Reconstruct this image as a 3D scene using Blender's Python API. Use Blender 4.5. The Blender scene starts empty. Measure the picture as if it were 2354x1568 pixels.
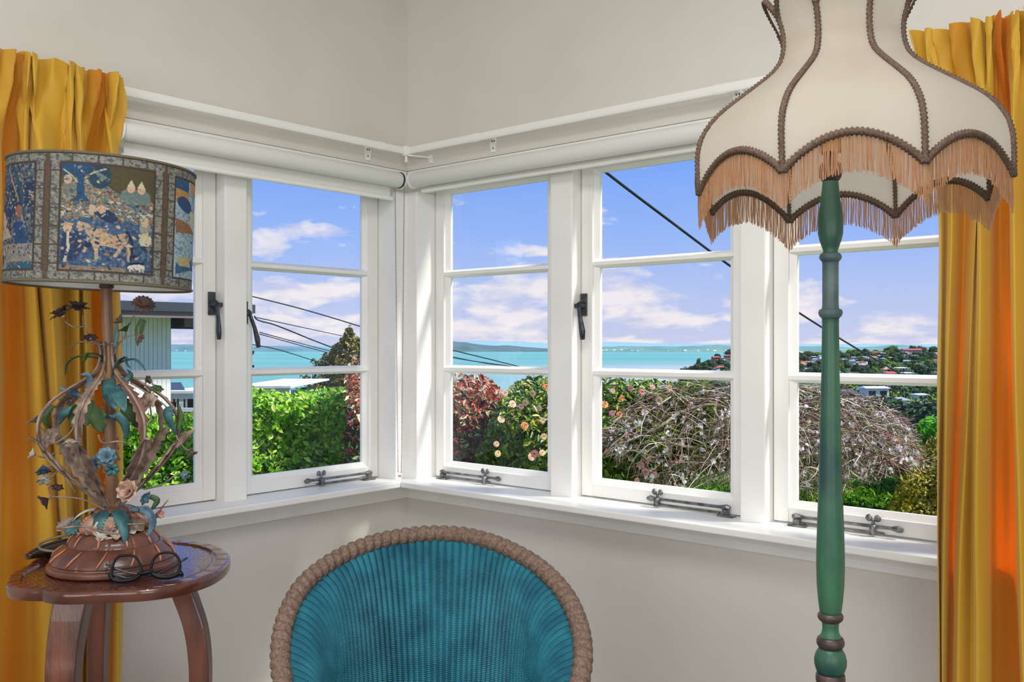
import bpy, math, random
import numpy as np
from mathutils import Vector, Matrix, noise as mnoise

random.seed(7)
rng = np.random.default_rng(7)
SC = bpy.context.scene
COL = SC.collection
PI = math.pi

# ---------------------------------------------------------------- camera
FPX, CX, HY, EYE = 2130.0, 1177.0, 791.0, 1.32
TH = math.radians(40.63)
RV = np.array([math.cos(TH), math.sin(TH), 0.0])
FV = np.array([-math.sin(TH), math.cos(TH), 0.0])
UV_ = np.array([0, 0, 1.0])
CAM = np.array([2.7270, -2.5354, EYE])
cam_d = bpy.data.cameras.new('camera')
cam_d.sensor_width = 36.0
cam_d.lens = FPX / 2354 * 36.0
cam_d.shift_y = 7.0 / 2354
cam_d.clip_start, cam_d.clip_end = 0.05, 60000
cam = bpy.data.objects.new('camera', cam_d)
COL.objects.link(cam)
cam.location = CAM
cam.rotation_euler = (PI / 2, 0, TH)
SC.camera = cam


def at(px, py, d):
    """point of the place seen along a sight line at forward distance d"""
    return CAM + d * ((px - CX) / FPX * RV + FV - (py - HY) / FPX * UV_)


def at_z(px, py, z):
    r = (px - CX) / FPX * RV + FV - (py - HY) / FPX * UV_
    return CAM + (z - EYE) / r[2] * r


def S(r, g, b, a=1.0):
    def c(v):
        v /= 255.0
        return v / 12.92 if v <= 0.04045 else ((v + 0.055) / 1.055) ** 2.4
    return (c(r), c(g), c(b), a)


# ---------------------------------------------------------------- exposure
vs = SC.view_settings
vs.view_transform = 'Standard'
vs.look = 'None'
vs.gamma = 1.0
vs.use_curve_mapping = False
vs.exposure = 0.0
SC.cycles.max_bounces = 10
SC.cycles.diffuse_bounces = 5
SC.cycles.transparent_max_bounces = 24
SC.cycles.sample_clamp_indirect = 6.0
SC.cycles.use_denoising = True

# ---------------------------------------------------------------- sky
W = bpy.data.worlds.new('sky')
SC.world = W
W.use_nodes = True
nt = W.node_tree
nt.nodes.clear()


def N(t, kind, **kw):
    n = t.nodes.new(kind)
    for k, v in kw.items():
        setattr(n, k, v)
    return n


def math_(t, op, a, b=None, clamp=False):
    n = N(t, 'ShaderNodeMath', operation=op, use_clamp=clamp)
    for i, v in enumerate((a, b)):
        if v is None:
            continue
        if isinstance(v, (int, float)):
            n.inputs[i].default_value = v
        else:
            t.links.new(v, n.inputs[i])
    return n.outputs[0]


def ramp(t, fac, stops, interp='LINEAR'):
    n = N(t, 'ShaderNodeValToRGB')
    cr = n.color_ramp
    cr.interpolation = interp
    while len(cr.elements) < len(stops):
        cr.elements.new(0.5)
    for e, (p, c) in zip(cr.elements, stops):
        e.position = p
        e.color = c
    if fac is not None:
        t.links.new(fac, n.inputs[0])
    return n.outputs[0]


def mixc(t, fac, a, b, mode='MIX'):
    n = N(t, 'ShaderNodeMix', data_type='RGBA', blend_type=mode)
    for sock, v in ((n.inputs[0], fac), (n.inputs[6], a), (n.inputs[7], b)):
        if isinstance(v, (int, float)):
            sock.default_value = v
        elif isinstance(v, tuple):
            sock.default_value = v
        else:
            t.links.new(v, sock)
    return n.outputs[2]


tc = N(nt, 'ShaderNodeTexCoord')
sx = N(nt, 'ShaderNodeSeparateXYZ')
nt.links.new(tc.outputs['Generated'], sx.inputs[0])
zc = math_(nt, 'MAXIMUM', sx.outputs[2], 0.0)
grad = ramp(nt, zc, [(0.0, S(205, 210, 240)), (0.05, S(186, 202, 246)), (0.11, S(156, 188, 252)),
                     (0.2, S(122, 168, 253)), (0.45, S(96, 146, 244)), (1.0, S(74, 126, 228))])
cmb = N(nt, 'ShaderNodeCombineXYZ')
nt.links.new(sx.outputs[0], cmb.inputs[0])
nt.links.new(sx.outputs[1], cmb.inputs[1])
nt.links.new(math_(nt, 'MULTIPLY', math_(nt, 'POWER', math_(nt, 'ADD', zc, 0.002), 0.8), 1.9), cmb.inputs[2])


def wnoise(vec, scale, detail, rough, off):
    mp = N(nt, 'ShaderNodeMapping')
    mp.inputs['Location'].default_value = off
    nt.links.new(vec, mp.inputs[0])
    n = N(nt, 'ShaderNodeTexNoise')
    n.inputs['Scale'].default_value = scale
    n.inputs['Detail'].default_value = detail
    n.inputs['Roughness'].default_value = rough
    n.inputs['Distortion'].default_value = 0.25
    nt.links.new(mp.outputs[0], n.inputs['Vector'])
    return n.outputs[0]


n1 = wnoise(cmb.outputs[0], 12.5, 9, 0.52, (3.1, 1.7, 0.4))
n2 = wnoise(cmb.outputs[0], 4.0, 3, 0.5, (9.2, 4.0, 1.0))
cov = math_(nt, 'ADD', math_(nt, 'MULTIPLY', n1, 0.7), math_(nt, 'MULTIPLY', n2, 0.3))
# fewer clouds high up, more low down
cov = math_(nt, 'SUBTRACT', cov, math_(nt, 'MULTIPLY', math_(nt, 'MINIMUM', zc, 0.3), 0.62))
cl = ramp(nt, cov, [(0.452, (0, 0, 0, 1)), (0.485, (0.6, 0.6, 0.6, 1)), (0.525, (1, 1, 1, 1))])
n3 = wnoise(cmb.outputs[0], 22.0, 5, 0.5, (1.0, 7.0, 0.9))
ccol = ramp(nt, n3, [(0.36, S(204, 208, 240)), (0.56, S(252, 244, 244))])
skyc = mixc(nt, math_(nt, 'MULTIPLY', cl, 0.86), grad, ccol)
bg = N(nt, 'ShaderNodeBackground')
nt.links.new(skyc, bg.inputs[0])
bg.inputs[1].default_value = 1.0
wo = N(nt, 'ShaderNodeOutputWorld')
nt.links.new(bg.outputs[0], wo.inputs[0])

# ---------------------------------------------------------------- lamps
def light(name, kind, loc, target, energy, color=(1, 1, 1), **kw):
    d = bpy.data.lights.new(name, kind)
    d.energy = energy
    d.color = color
    for k, v in kw.items():
        setattr(d, k, v)
    o = bpy.data.objects.new(name, d)
    COL.objects.link(o)
    o.location = loc
    o.rotation_euler = (Vector(target) - Vector(loc)).to_track_quat('-Z', 'Y').to_euler()
    return o


SUN_EL, SUN_AZ = math.radians(50), math.radians(26)      # azimuth from +x towards +y
sdir = Vector((math.cos(SUN_EL) * math.cos(SUN_AZ), math.cos(SUN_EL) * math.sin(SUN_AZ), math.sin(SUN_EL)))
light('sun', 'SUN', sdir * 50, (0, 0, 0), 6.6, (1.0, 0.96, 0.89), angle=math.radians(9))
# unseen fill lamps added behind the camera to brighten the room
light('back_fill_light', 'AREA', (4.9, -3.2, 1.6), (0.6, -1.2, 1.3), 45, (0.98, 0.985, 1.0), shape='RECTANGLE', size=2.4, size_y=1.6)
light('side_fill_light', 'AREA', (2.4, -4.9, 1.6), (1.2, -0.6, 1.3), 45, (0.98, 0.985, 1.0), shape='RECTANGLE', size=2.4, size_y=1.6)
light('ceiling_fill_light', 'AREA', (2.3, -2.2, 2.86), (2.3, -2.2, 0), 46, (1.0, 0.99, 0.97), shape='DISK', size=1.2)  # unseen lamp added overhead to brighten sills and table top

# ---------------------------------------------------------------- helpers
ORG = {}


class MB:
    """collects shapes in world coordinates, links them as ONE mesh object"""

    def __init__(s):
        s.v, s.f, s.c = [], [], []

    def add(s, vs_, fs_):
        o = len(s.v)
        s.v.extend([tuple(map(float, p)) for p in vs_])
        s.f.extend([tuple(i + o for i in f) for f in fs_])

    def box(s, a, b, fn=None):
        x0, y0, z0 = a
        x1, y1, z1 = b
        vs_ = [(x0, y0, z0), (x1, y0, z0), (x1, y1, z0), (x0, y1, z0), (x0, y0, z1), (x1, y0, z1), (x1, y1, z1), (x0, y1, z1)]
        if fn:
            vs_ = [fn(*p) for p in vs_]
        s.add(vs_, [(3, 2, 1, 0), (4, 5, 6, 7), (0, 1, 5, 4), (1, 2, 6, 5), (2, 3, 7, 6), (3, 0, 4, 7)])

    def prism(s, poly, h0, h1, fn=None):
        """poly of (a, b), extruded between h0 and h1 along the third axis"""
        n = len(poly)
        vs_ = [(p[0], p[1], h0) for p in poly] + [(p[0], p[1], h1) for p in poly]
        if fn:
            vs_ = [fn(*p) for p in vs_]
        s.add(vs_, [tuple(range(n - 1, -1, -1)), tuple(range(n, 2 * n))] +
              [(i, (i + 1) % n, n + (i + 1) % n, n + i) for i in range(n)])

    def tube(s, pts, rad, n=8, cap=True, flat=1.0, up=None):
        pts = [Vector(p) for p in pts]
        m = len(pts)
        if isinstance(rad, (int, float)):
            rad = [rad] * m
        vs_ = []
        prev = None
        for i, p in enumerate(pts):
            t = (pts[min(i + 1, m - 1)] - pts[max(i - 1, 0)])
            if t.length < 1e-9:
                t = Vector((0, 0, 1))
            t.normalize()
            if prev is None:
                a = Vector(up) if up else (Vector((0, 0, 1)) if abs(t.z) < 0.9 else Vector((1, 0, 0)))
            else:
                a = prev
            u = (a - t * a.dot(t))
            if u.length < 1e-6:
                u = t.orthogonal()
            u.normalize()
            prev = u
            w = t.cross(u)
            for k in range(n):
                q = 2 * PI * k / n
                vs_.append(p + u * (math.cos(q) * rad[i]) + w * (math.sin(q) * rad[i] * flat))
        fs_ = []
        for i in range(m - 1):
            for k in range(n):
                a0, a1 = i * n + k, i * n + (k + 1) % n
                fs_.append((a0, a1, a1 + n, a0 + n))
        if cap:
            fs_ += [tuple(range(n - 1, -1, -1)), tuple(range((m - 1) * n, m * n))]
        s.add(vs_, fs_)

    def lathe(s, prof, c=(0, 0, 0), n=32, axis=None, cap=False, rfn=None):
        """prof of (r, z); axis: optional fn z -> (dx, dy) for a lean"""
        vs_ = []
        for r, z in prof:
            ox, oy = axis(z) if axis else (0, 0)
            for k in range(n):
                q = 2 * PI * k / n
                rr = r * (rfn(q, z, r) if rfn else 1)
                vs_.append((c[0] + ox + rr * math.cos(q), c[1] + oy + rr * math.sin(q), c[2] + z))
        fs_ = []
        for i in range(len(prof) - 1):
            for k in range(n):
                a0, a1 = i * n + k, i * n + (k + 1) % n
                fs_.append((a0, a1, a1 + n, a0 + n))
        if cap:
            fs_ += [tuple(range(n - 1, -1, -1)), tuple(range((len(prof) - 1) * n, len(prof) * n))]
        s.add(vs_, fs_)

    def grid(s, P, closed_u=False):
        """P: array (nv, nu, 3)"""
        nv, nu = len(P), len(P[0])
        o = len(s.v)
        s.v.extend([tuple(map(float, p)) for row in P for p in row])
        for j in range(nv - 1):
            for i in range(nu if closed_u else nu - 1):
                k = (i + 1) % nu
                s.f.append((o + j * nu + i, o + j * nu + k, o + (j + 1) * nu + k, o + (j + 1) * nu + i))

    def ball(s, c, r, n=8, sq=(1, 1, 1)):
        pr = []
        m = max(4, n // 2)
        for j in range(m + 1):
            a = -PI / 2 + PI * j / m
            pr.append((math.cos(a) * r, math.sin(a) * r))
        o = len(s.v)
        s.lathe(pr, (0, 0, 0), n)
        for i in range(o, len(s.v)):
            p = s.v[i]
            s.v[i] = (c[0] + p[0] * sq[0], c[1] + p[1] * sq[1], c[2] + p[2] * sq[2])

    def build(s, name, mat, parent=None, smooth=False, bevel=0, solid=0, kind=None, label=None, subsurf=0):
        return mesh_obj(name, s.v, s.f, mat, parent, smooth, bevel, solid, kind, label, subsurf)


def mesh_obj(name, v, f, mat, parent=None, smooth=False, bevel=0, solid=0, kind=None, label=None, subsurf=0):
    me = bpy.data.meshes.new(name)
    og = ORG.get(parent.name, (0, 0, 0)) if parent else (0, 0, 0)
    v = np.asarray(v, dtype=float) - np.asarray(og, dtype=float)
    me.from_pydata(v.tolist(), [], f)
    if smooth:
        me.polygons.foreach_set('use_smooth', [True] * len(me.polygons))
    me.materials.append(mat)
    o = bpy.data.objects.new(name, me)
    COL.objects.link(o)
    if parent:
        o.parent = parent
        ORG[o.name] = og
    if bevel:
        m = o.modifiers.new('bevel', 'BEVEL')
        m.width = bevel
        m.segments = 2
        m.limit_method = 'ANGLE'
    if solid:
        m = o.modifiers.new('solid', 'SOLIDIFY')
        m.thickness = solid
        m.offset = 0
    if subsurf:
        m = o.modifiers.new('sub', 'SUBSURF')
        m.levels = m.render_levels = subsurf
    if kind:
        o['kind'] = kind
    if label:
        o['label'] = label
    return o


def big_mesh(name, V, F4, mat, parent=None, col=None, smooth=False, kind=None, label=None):
    """V (n,3), F4 (m,k) arrays; col (n,3) per-vertex colours"""
    me = bpy.data.meshes.new(name)
    og = np.asarray(ORG.get(parent.name, (0, 0, 0)) if parent else (0, 0, 0), dtype=float)
    V = np.asarray(V, dtype=np.float64) - og
    F4 = np.asarray(F4, dtype=np.int32)
    m, k = F4.shape
    me.vertices.add(len(V))
    me.vertices.foreach_set('co', V.ravel())
    me.loops.add(m * k)
    me.loops.foreach_set('vertex_index', F4.ravel())
    me.polygons.add(m)
    me.polygons.foreach_set('loop_start', np.arange(0, m * k, k, dtype=np.int32))
    if smooth:
        me.polygons.foreach_set('use_smooth', np.ones(m, dtype=bool))
    me.update(calc_edges=True)
    if col is not None:
        a = me.color_attributes.new('Col', 'FLOAT_COLOR', 'POINT')
        c4 = np.ones((len(V), 4), dtype=np.float32)
        c4[:, :3] = col
        a.data.foreach_set('color', c4.ravel())
    me.materials.append(mat)
    o = bpy.data.objects.new(name, me)
    COL.objects.link(o)
    if parent:
        o.parent = parent
        ORG[o.name] = tuple(og)
    if kind:
        o['kind'] = kind
    if label:
        o['label'] = label
    return o


def thing(name, label, cat, loc=(0, 0, 0), group=None):
    o = bpy.data.objects.new(name, None)
    o.empty_display_size = 0.1
    COL.objects.link(o)
    o.location = tuple(map(float, loc))
    ORG[o.name] = tuple(map(float, loc))
    tag(o, label, cat, group)
    return o


def tag(o, label, cat, group=None):
    o['label'] = label
    o['category'] = cat
    if group:
        o['group'] = group
    return o


def struct(o):
    o['kind'] = 'structure'
    return o


# ---------------------------------------------------------------- materials
MATS = {}


def mat(name, col, rough=0.5, col2=None, scale=8.0, bump=0.0, bscale=60.0, metal=0.0, stretch=None, attr=False,
        transl=0.0, tcol=None, spec=0.5, coat=0.0, rnd=0.0, lo=0.35, hi=0.65, det=4.0):
    if name in MATS:
        return MATS[name]
    m = bpy.data.materials.new(name)
    m.use_nodes = True
    t = m.node_tree
    b = t.nodes['Principled BSDF']
    b.inputs['Roughness'].default_value = rough
    b.inputs['Metallic'].default_value = metal
    b.inputs['Specular IOR Level'].default_value = spec
    b.inputs['Coat Weight'].default_value = coat
    co = N(t, 'ShaderNodeTexCoord')
    vec = co.outputs['Object']
    if stretch:
        mp = N(t, 'ShaderNodeMapping')
        mp.inputs['Scale'].default_value = stretch
        t.links.new(vec, mp.inputs[0])
        vec = mp.outputs[0]
    c = col
    if attr:
        a = N(t, 'ShaderNodeAttribute', attribute_name='Col')
        c = a.outputs[0]
    if col2 is not None:
        n = N(t, 'ShaderNodeTexNoise')
        n.inputs['Scale'].default_value = scale
        n.inputs['Detail'].default_value = det
        t.links.new(vec, n.inputs['Vector'])
        f = ramp(t, n.outputs[0], [(lo, (0, 0, 0, 1)), (hi, (1, 1, 1, 1))])
        c = mixc(t, f, c, col2)
    if rnd:
        oi = N(t, 'ShaderNodeObjectInfo')
        v = math_(t, 'ADD', math_(t, 'MULTIPLY', oi.outputs['Random'], rnd), 1 - rnd / 2)
        hs = N(t, 'ShaderNodeHueSaturation')
        t.links.new(v, hs.inputs['Value'])
        hs.inputs['Hue'].default_value = 0.5
        if isinstance(c, tuple):
            hs.inputs['Color'].default_value = c
        else:
            t.links.new(c, hs.inputs['Color'])
        t.links.new(math_(t, 'ADD', math_(t, 'MULTIPLY', oi.outputs['Random'], 0.06), 0.47), hs.inputs['Hue'])
        c = hs.outputs[0]
    if isinstance(c, tuple):
        b.inputs['Base Color'].default_value = c
    else:
        t.links.new(c, b.inputs['Base Color'])
    if bump:
        n = N(t, 'ShaderNodeTexNoise')
        n.inputs['Scale'].default_value = bscale
        n.inputs['Detail'].default_value = 3
        t.links.new(vec, n.inputs['Vector'])
        bp = N(t, 'ShaderNodeBump')
        bp.inputs['Strength'].default_value = bump
        bp.inputs['Distance'].default_value = 0.01
        t.links.new(n.outputs[0], bp.inputs['Height'])
        t.links.new(bp.outputs[0], b.inputs['Normal'])
    if transl:
        tr = N(t, 'ShaderNodeBsdfTranslucent')
        if tcol is not None:
            tr.inputs[0].default_value = tcol
        elif isinstance(c, tuple):
            tr.inputs[0].default_value = c
        else:
            t.links.new(c, tr.inputs[0])
        mx = N(t, 'ShaderNodeMixShader')
        mx.inputs[0].default_value = transl
        t.links.new(b.outputs[0], mx.inputs[1])
        t.links.new(tr.outputs[0], mx.inputs[2])
        t.links.new(mx.outputs[0], t.nodes['Material Output'].inputs[0])
    MATS[name] = m
    return m


M_wall = mat('wall_paint', S(219, 216, 209), 0.75, S(214, 211, 203), 3.0, 0.05, 220)
M_white = mat('white_gloss_paint', S(243, 243, 240), 0.35, S(238, 237, 233), 5.0)
M_rod = mat('white_rod_enamel', S(242, 241, 238), 0.25)
M_blind = mat('white_blind_cloth', S(238, 237, 234), 0.7, None, transl=0.15, tcol=S(235, 235, 235))
M_ceil = mat('ceiling_paint', S(225, 222, 216), 0.8)
M_floor = mat('carpet', S(150, 147, 142), 0.95, S(128, 126, 122), 60)
M_iron = mat('grey_iron', S(150, 150, 148), 0.36, S(92, 94, 96), 40, 0.15, 120, metal=0.75)
M_black = mat('black_iron', S(52, 58, 62), 0.4, S(80, 86, 90), 60, 0.2, 150, metal=0.5)


def glass_mat(name, tint, refl=0.06):
    m = bpy.data.materials.new(name)
    m.use_nodes = True
    t = m.node_tree
    t.nodes.clear()
    tr = N(t, 'ShaderNodeBsdfTransparent')
    tr.inputs[0].default_value = tint
    gl = N(t, 'ShaderNodeBsdfGlossy')
    gl.inputs['Roughness'].default_value = 0.0
    lw = N(t, 'ShaderNodeFresnel')
    lw.inputs[0].default_value = 1.35
    mx = N(t, 'ShaderNodeMixShader')
    t.links.new(math_(t, 'MULTIPLY', lw.outputs[0], refl), mx.inputs[0])
    t.links.new(tr.outputs[0], mx.inputs[1])
    t.links.new(gl.outputs[0], mx.inputs[2])
    o = N(t, 'ShaderNodeOutputMaterial')
    t.links.new(mx.outputs[0], o.inputs[0])
    return m


M_glass = glass_mat('window_glass', (0.985, 0.99, 0.985, 1), 0.35)
M_lens = glass_mat('spectacle_lens', (0.96, 0.97, 0.98, 1), 1.2)
# ================================================================ ROOM
def LW(u, w, z):
    return (-w, -u, z)


def RW(u, w, z):
    return (u, w, z)


ZS, ZH = 0.795, 1.965
T = 0.13
m = MB()
m.box((-0.13, 0, 0), (5.2, T, 0.772))
m.box((-0.13, 0, 1.985), (5.2, T, 2.9))
m.box((2.95, 0, 0.772), (5.2, T, 1.985))
struct(m.build('wall_right', M_wall))
m = MB()
m.box((0, 0, 0), (5.2, T, 0.772), LW)
m.box((0, 0, 1.985), (5.2, T, 2.9), LW)
m.box((2.25, 0, 0.772), (5.2, T, 1.985), LW)
struct(m.build('wall_left', M_wall))
m = MB(); m.box((5.2, -5.2, 0), (5.32, T, 2.9)); struct(m.build('wall_back', M_wall))
m = MB(); m.box((-T, -5.32, 0), (5.32, -5.2, 2.9)); struct(m.build('wall_front', M_wall))
m = MB(); m.box((-T, -5.32, -0.1), (5.32, T, 0)); struct(m.build('floor', M_floor))
m = MB(); m.box((-T - 0.2, -5.32, 2.9), (5.32, T + 0.2, 3.05)); struct(m.build('ceiling', M_ceil))
m = MB(); m.box((0, -0.018, 0), (5.2, 0, 0.14)); struct(m.build('baseboard_right', M_white, bevel=0.004))
m = MB(); m.box((0.018, -0.018, 0), (5.2, 0, 0.14), LW); struct(m.build('baseboard_left', M_white, bevel=0.004))

# corner post (L plan, proud of the walls) and mullion posts
P5 = 0.05
m = MB()
m.prism([(-T, T), (-T, -0.107), (P5, -0.107), (P5, -P5), (0.107, -P5), (0.107, T)], ZS - 0.01, 1.912)
m.box((-T, -0.107, 1.912), (0.0, T, 1.99))
m.box((0.0, 0.0, 1.912), (0.107, T, 1.99))
struct(m.build('trim_1', M_white, bevel=0.004))
k = 2
for fn, posts in ((RW, [(0.727, 0.822), (1.446, 1.526), (2.156, 2.24), (2.87, 2.96)]), (LW, [(0.736, 0.821), (1.451, 1.536), (2.166, 2.26)])):
    for a, b in posts:
        m = MB()
        m.box((a, 0.0, ZS - 0.01), (b, T, 1.99), fn)
        struct(m.build('trim_%d' % k, M_white, bevel=0.004))
        k += 1
# sills: boards with a mitred inner corner
pl, pr = 0.107, 0.133
for poly, in (([(pl, -pr), (pl, -2.45), (-0.2, -2.45), (-0.2, 0.2)],), ([(pl, -pr), (-0.2, 0.2), (3.1, 0.2), (3.1, -pr)],)):
    m = MB()
    m.prism(poly, 0.7725, ZS)
    struct(m.build('trim_%d' % k, M_white, bevel=0.004))
    k += 1
# cove moulding under each sill
prof = [(0.0, 0.7725), (-0.034, 0.7725), (-0.036, 0.764), (-0.030, 0.748), (-0.022, 0.735), (-0.018, 0.722), (-0.016, 0.711), (0.0, 0.709)]
for fn, L in ((RW, 3.1), (LW, 2.45)):
    m = MB()
    n = len(prof)
    vs_ = [fn(-w, w, z) for w, z in prof] + [fn(L, w, z) for w, z in prof]
    m.add(vs_, [(i, i + 1, n + i + 1, n + i) for i in range(n - 1)] + [tuple(range(n, 2 * n))])
    struct(m.build('trim_%d' % k, M_white, smooth=False))
    k += 1
# small double bead along the window head
for fn, L in ((RW, 3.0), (LW, 2.3)):
    m = MB()
    for z0, z1, d in ((1.9965, 2.008, 0.004), (1.984, 1.992, 0.011)):
        m.box((d, -d, z0), (L, 0.002, z1), fn)
    m.box((0.0, 0.0, 1.975), (L, T, 1.986), fn)
    struct(m.build('trim_%d' % k, M_white, bevel=0.002))
    k += 1


for fn, L in ((RW, 3.0), (LW, 2.3)):
    m = MB()
    m.box((0.008, -0.008, 2.0085), (L, 0.001, 2.070), fn)
    struct(m.build('trim_%d' % k, M_wall))
    k += 1


# ---------------------------------------------------------------- casement windows
def on(fn, px, py, w):
    """window-wall coordinates (u, z) of a sight line where it meets the plane w of that wall"""
    r = (px - CX) / FPX * RV + FV - (py - HY) / FPX * UV_
    if fn is LW:
        t = (-w - CAM[0]) / r[0]
        p = CAM + t * r
        return -p[1], p[2]
    t = (w - CAM[1]) / r[1]
    p = CAM + t * r
    return p[0], p[2]


ZM = [(1.207, 1.237), (1.580, 1.610)]


def casement(num, fn, u0, u1, latch=None, stay=None):
    w = bpy.data.objects.new('window_%d' % num, None)
    COL.objects.link(w)
    w.location = fn((u0 + u1) / 2, 0.07, ZS)
    ORG[w.name] = tuple(w.location)
    struct(w)
    u0 += 0.003
    u1 -= 0.003
    s = 0.046
    zb, zt = 0.842, 1.925
    m = MB()
    m.box((u0, 0.05, ZS + 0.004), (u0 + s, 0.092, ZH), fn)
    m.box((u1 - s, 0.05, ZS + 0.004), (u1, 0.092, ZH), fn)
    m.box((u0 + s, 0.051, ZS + 0.004), (u1 - s, 0.092, zb), fn)
    m.box((u0 + s, 0.051, zt), (u1 - s, 0.092, ZH), fn)
    m.build('window_frame', M_white, w, bevel=0.0025)
    # glazing bead: sloped inner edge all round
    m = MB()
    g = 0.018
    a0, a1 = u0 + s, u1 - s
    for (p, q, r_, t_) in (((a0, zb), (a0, zt), (a0 + g, zt - g), (a0 + g, zb + g)), ((a1, zb), (a1, zt), (a1 - g, zt - g), (a1 - g, zb + g)),
                           ((a0, zb), (a1, zb), (a1 - g, zb + g), (a0 + g, zb + g)), ((a0, zt), (a1, zt), (a1 - g, zt - g), (a0 + g, zt - g))):
        f4 = [fn(p[0], 0.058, p[1]), fn(q[0], 0.058, q[1]), fn(r_[0], 0.070, r_[1]), fn(t_[0], 0.070, t_[1])]
        b4 = [fn(p[0], 0.088, p[1]), fn(q[0], 0.088, q[1]), fn(r_[0], 0.082, r_[1]), fn(t_[0], 0.082, t_[1])]
        m.add(f4 + b4, [(0, 1, 2, 3), (4, 5, 6, 7), (2, 3, 7, 6), (0, 3, 7, 4), (1, 2, 6, 5)])
    m.build('glazing_bead', M_white, w)
    for z0, z1 in ZM:
        m = MB()
        zc_ = (z0 + z1) / 2
        h = (z1 - z0) / 2
        sec = [(0.053, zc_ - 0.006), (0.070, zc_ - h), (0.086, zc_ - h), (0.086, zc_ + h), (0.070, zc_ + h), (0.053, zc_ + 0.006)]
        vs_ = [fn(a0, ww, zz) for ww, zz in sec] + [fn(a1, ww, zz) for ww, zz in sec]
        m.add(vs_, [(i, (i + 1) % 6, 6 + (i + 1) % 6, 6 + i) for i in range(6)])
        m.build('muntin', M_white, w)
    for z0, z1 in ((zb + 0.004, ZM[0][0] + 0.004), (ZM[0][1] - 0.004, ZM[1][0] + 0.004), (ZM[1][1] - 0.004, zt - 0.004)):
        m = MB()
        m.box((a0 + 0.004, 0.0745, z0), (a1 - 0.004, 0.0775, z1), fn)
        m.build('pane', M_glass, w)
    if latch:
        # iron cockspur latch: keeper plate, boss and drooping handle
        ul, zl, lean, side = latch
        m = MB()
        m.box((ul - 0.013, 0.042, zl - 0.035), (ul + 0.013, 0.05, zl + 0.042), fn)
        m.tube([fn(ul, 0.045, zl), fn(ul, 0.014, zl)], 0.011, 10)
        m.box((ul + side * 0.004, 0.012, zl - 0.008), (ul + side * 0.034, 0.024, zl + 0.006), fn)
        lo = m.build('window_latch', M_black, w, bevel=0.002)
        m = MB()
        m.tube([fn(ul, 0.022, zl + 0.012), fn(ul + lean * 0.15, 0.012, zl - 0.012), fn(ul + lean * 0.55, 0.004, zl - 0.05),
                fn(ul + lean * 0.9, 0.0, zl - 0.09), fn(ul + lean, -0.002, zl - 0.117)], [0.006, 0.008, 0.009, 0.0125, 0.009], 8, flat=0.6)
        m.build('latch_handle', M_black, lo, smooth=True)
    if stay:
        (pa, pb, pw) = stay          # screen-found ends of the bar and its wing nut
        ua, za = on(fn, *pa, 0.028)
        ub, zb_ = on(fn, *pb, 0.028)
        uw, _ = on(fn, *pw, 0.028)
        za = zb_ = 0.822
        m = MB()
        m.tube([fn(ua, 0.028, za), fn(ub, 0.030, zb_)], 0.0048, 8)
        m.tube([fn(ua + (ub - ua) * .06, 0.022, za - 0.016), fn(ub - (ub - ua) * 0.1, 0.024, zb_ - 0.016)], 0.004, 8)
        d = 1 if ub > ua else -1
        m.tube([fn(ub - d * 0.01, 0.030, zb_), fn(ub + d * 0.008, 0.03, zb_), fn(ub + d * 0.02, 0.03, zb_ - 0.002)], [0.005, 0.010, 0.006], 8)
        m.tube([fn(ua + d * 0.02, 0.03, za), fn(ua - d * 0.004, 0.03, za), fn(ua - d * 0.014, 0.03, za)], [0.005, 0.010, 0.006], 8)
        m.box((ua - 0.022, 0.012, ZS + 0.0005), (ua + 0.03, 0.04, ZS + 0.006), fn)
        m.box((ua - 0.008, 0.018, ZS + 0.005), (ua + 0.010, 0.036, za - 0.006), fn)
        so = m.build('casement_stay', M_iron, w, smooth=False)
        m = MB()
        m.box((uw - 0.007, 0.014, za - 0.022), (uw + 0.007, 0.034, za + 0.006), fn)
        m.tube([fn(uw, 0.026, za + 0.003), fn(uw, 0.026, za + 0.017)], 0.005, 8)
        for sg in (-1, 1):
            c = fn(uw + sg * 0.0115, 0.026, za + 0.023)
            m.ball(c, 0.010, 10, sq=(1, 0.45, 1) if fn is RW else (0.45, 1, 1))
        m.build('wing_nut', M_iron, so, smooth=True)


casement(1, LW, 0.821, 1.451, latch=(0.842, 1.452, 0.002, -1))
casement(2, LW, 0.107, 0.736, latch=(0.717, 1.425, -0.024, 1), stay=((848, 1090), (712, 1102), (738, 1100)))
casement(3, RW, 0.107, 0.727, stay=((1018, 1090), (1140, 1102), (1116, 1100)))
casement(4, RW, 0.822, 1.446, latch=(0.838, 1.452, 0.030, -1), stay=((1668, 1172), (1500, 1150), (1512, 1150)))
casement(5, RW, 1.526, 2.156, stay=((1832, 1205), (2058, 1220), (2008, 1215)))
casement(6, LW, 1.536, 2.166)
casement(7, RW, 2.24, 2.87)

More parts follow.
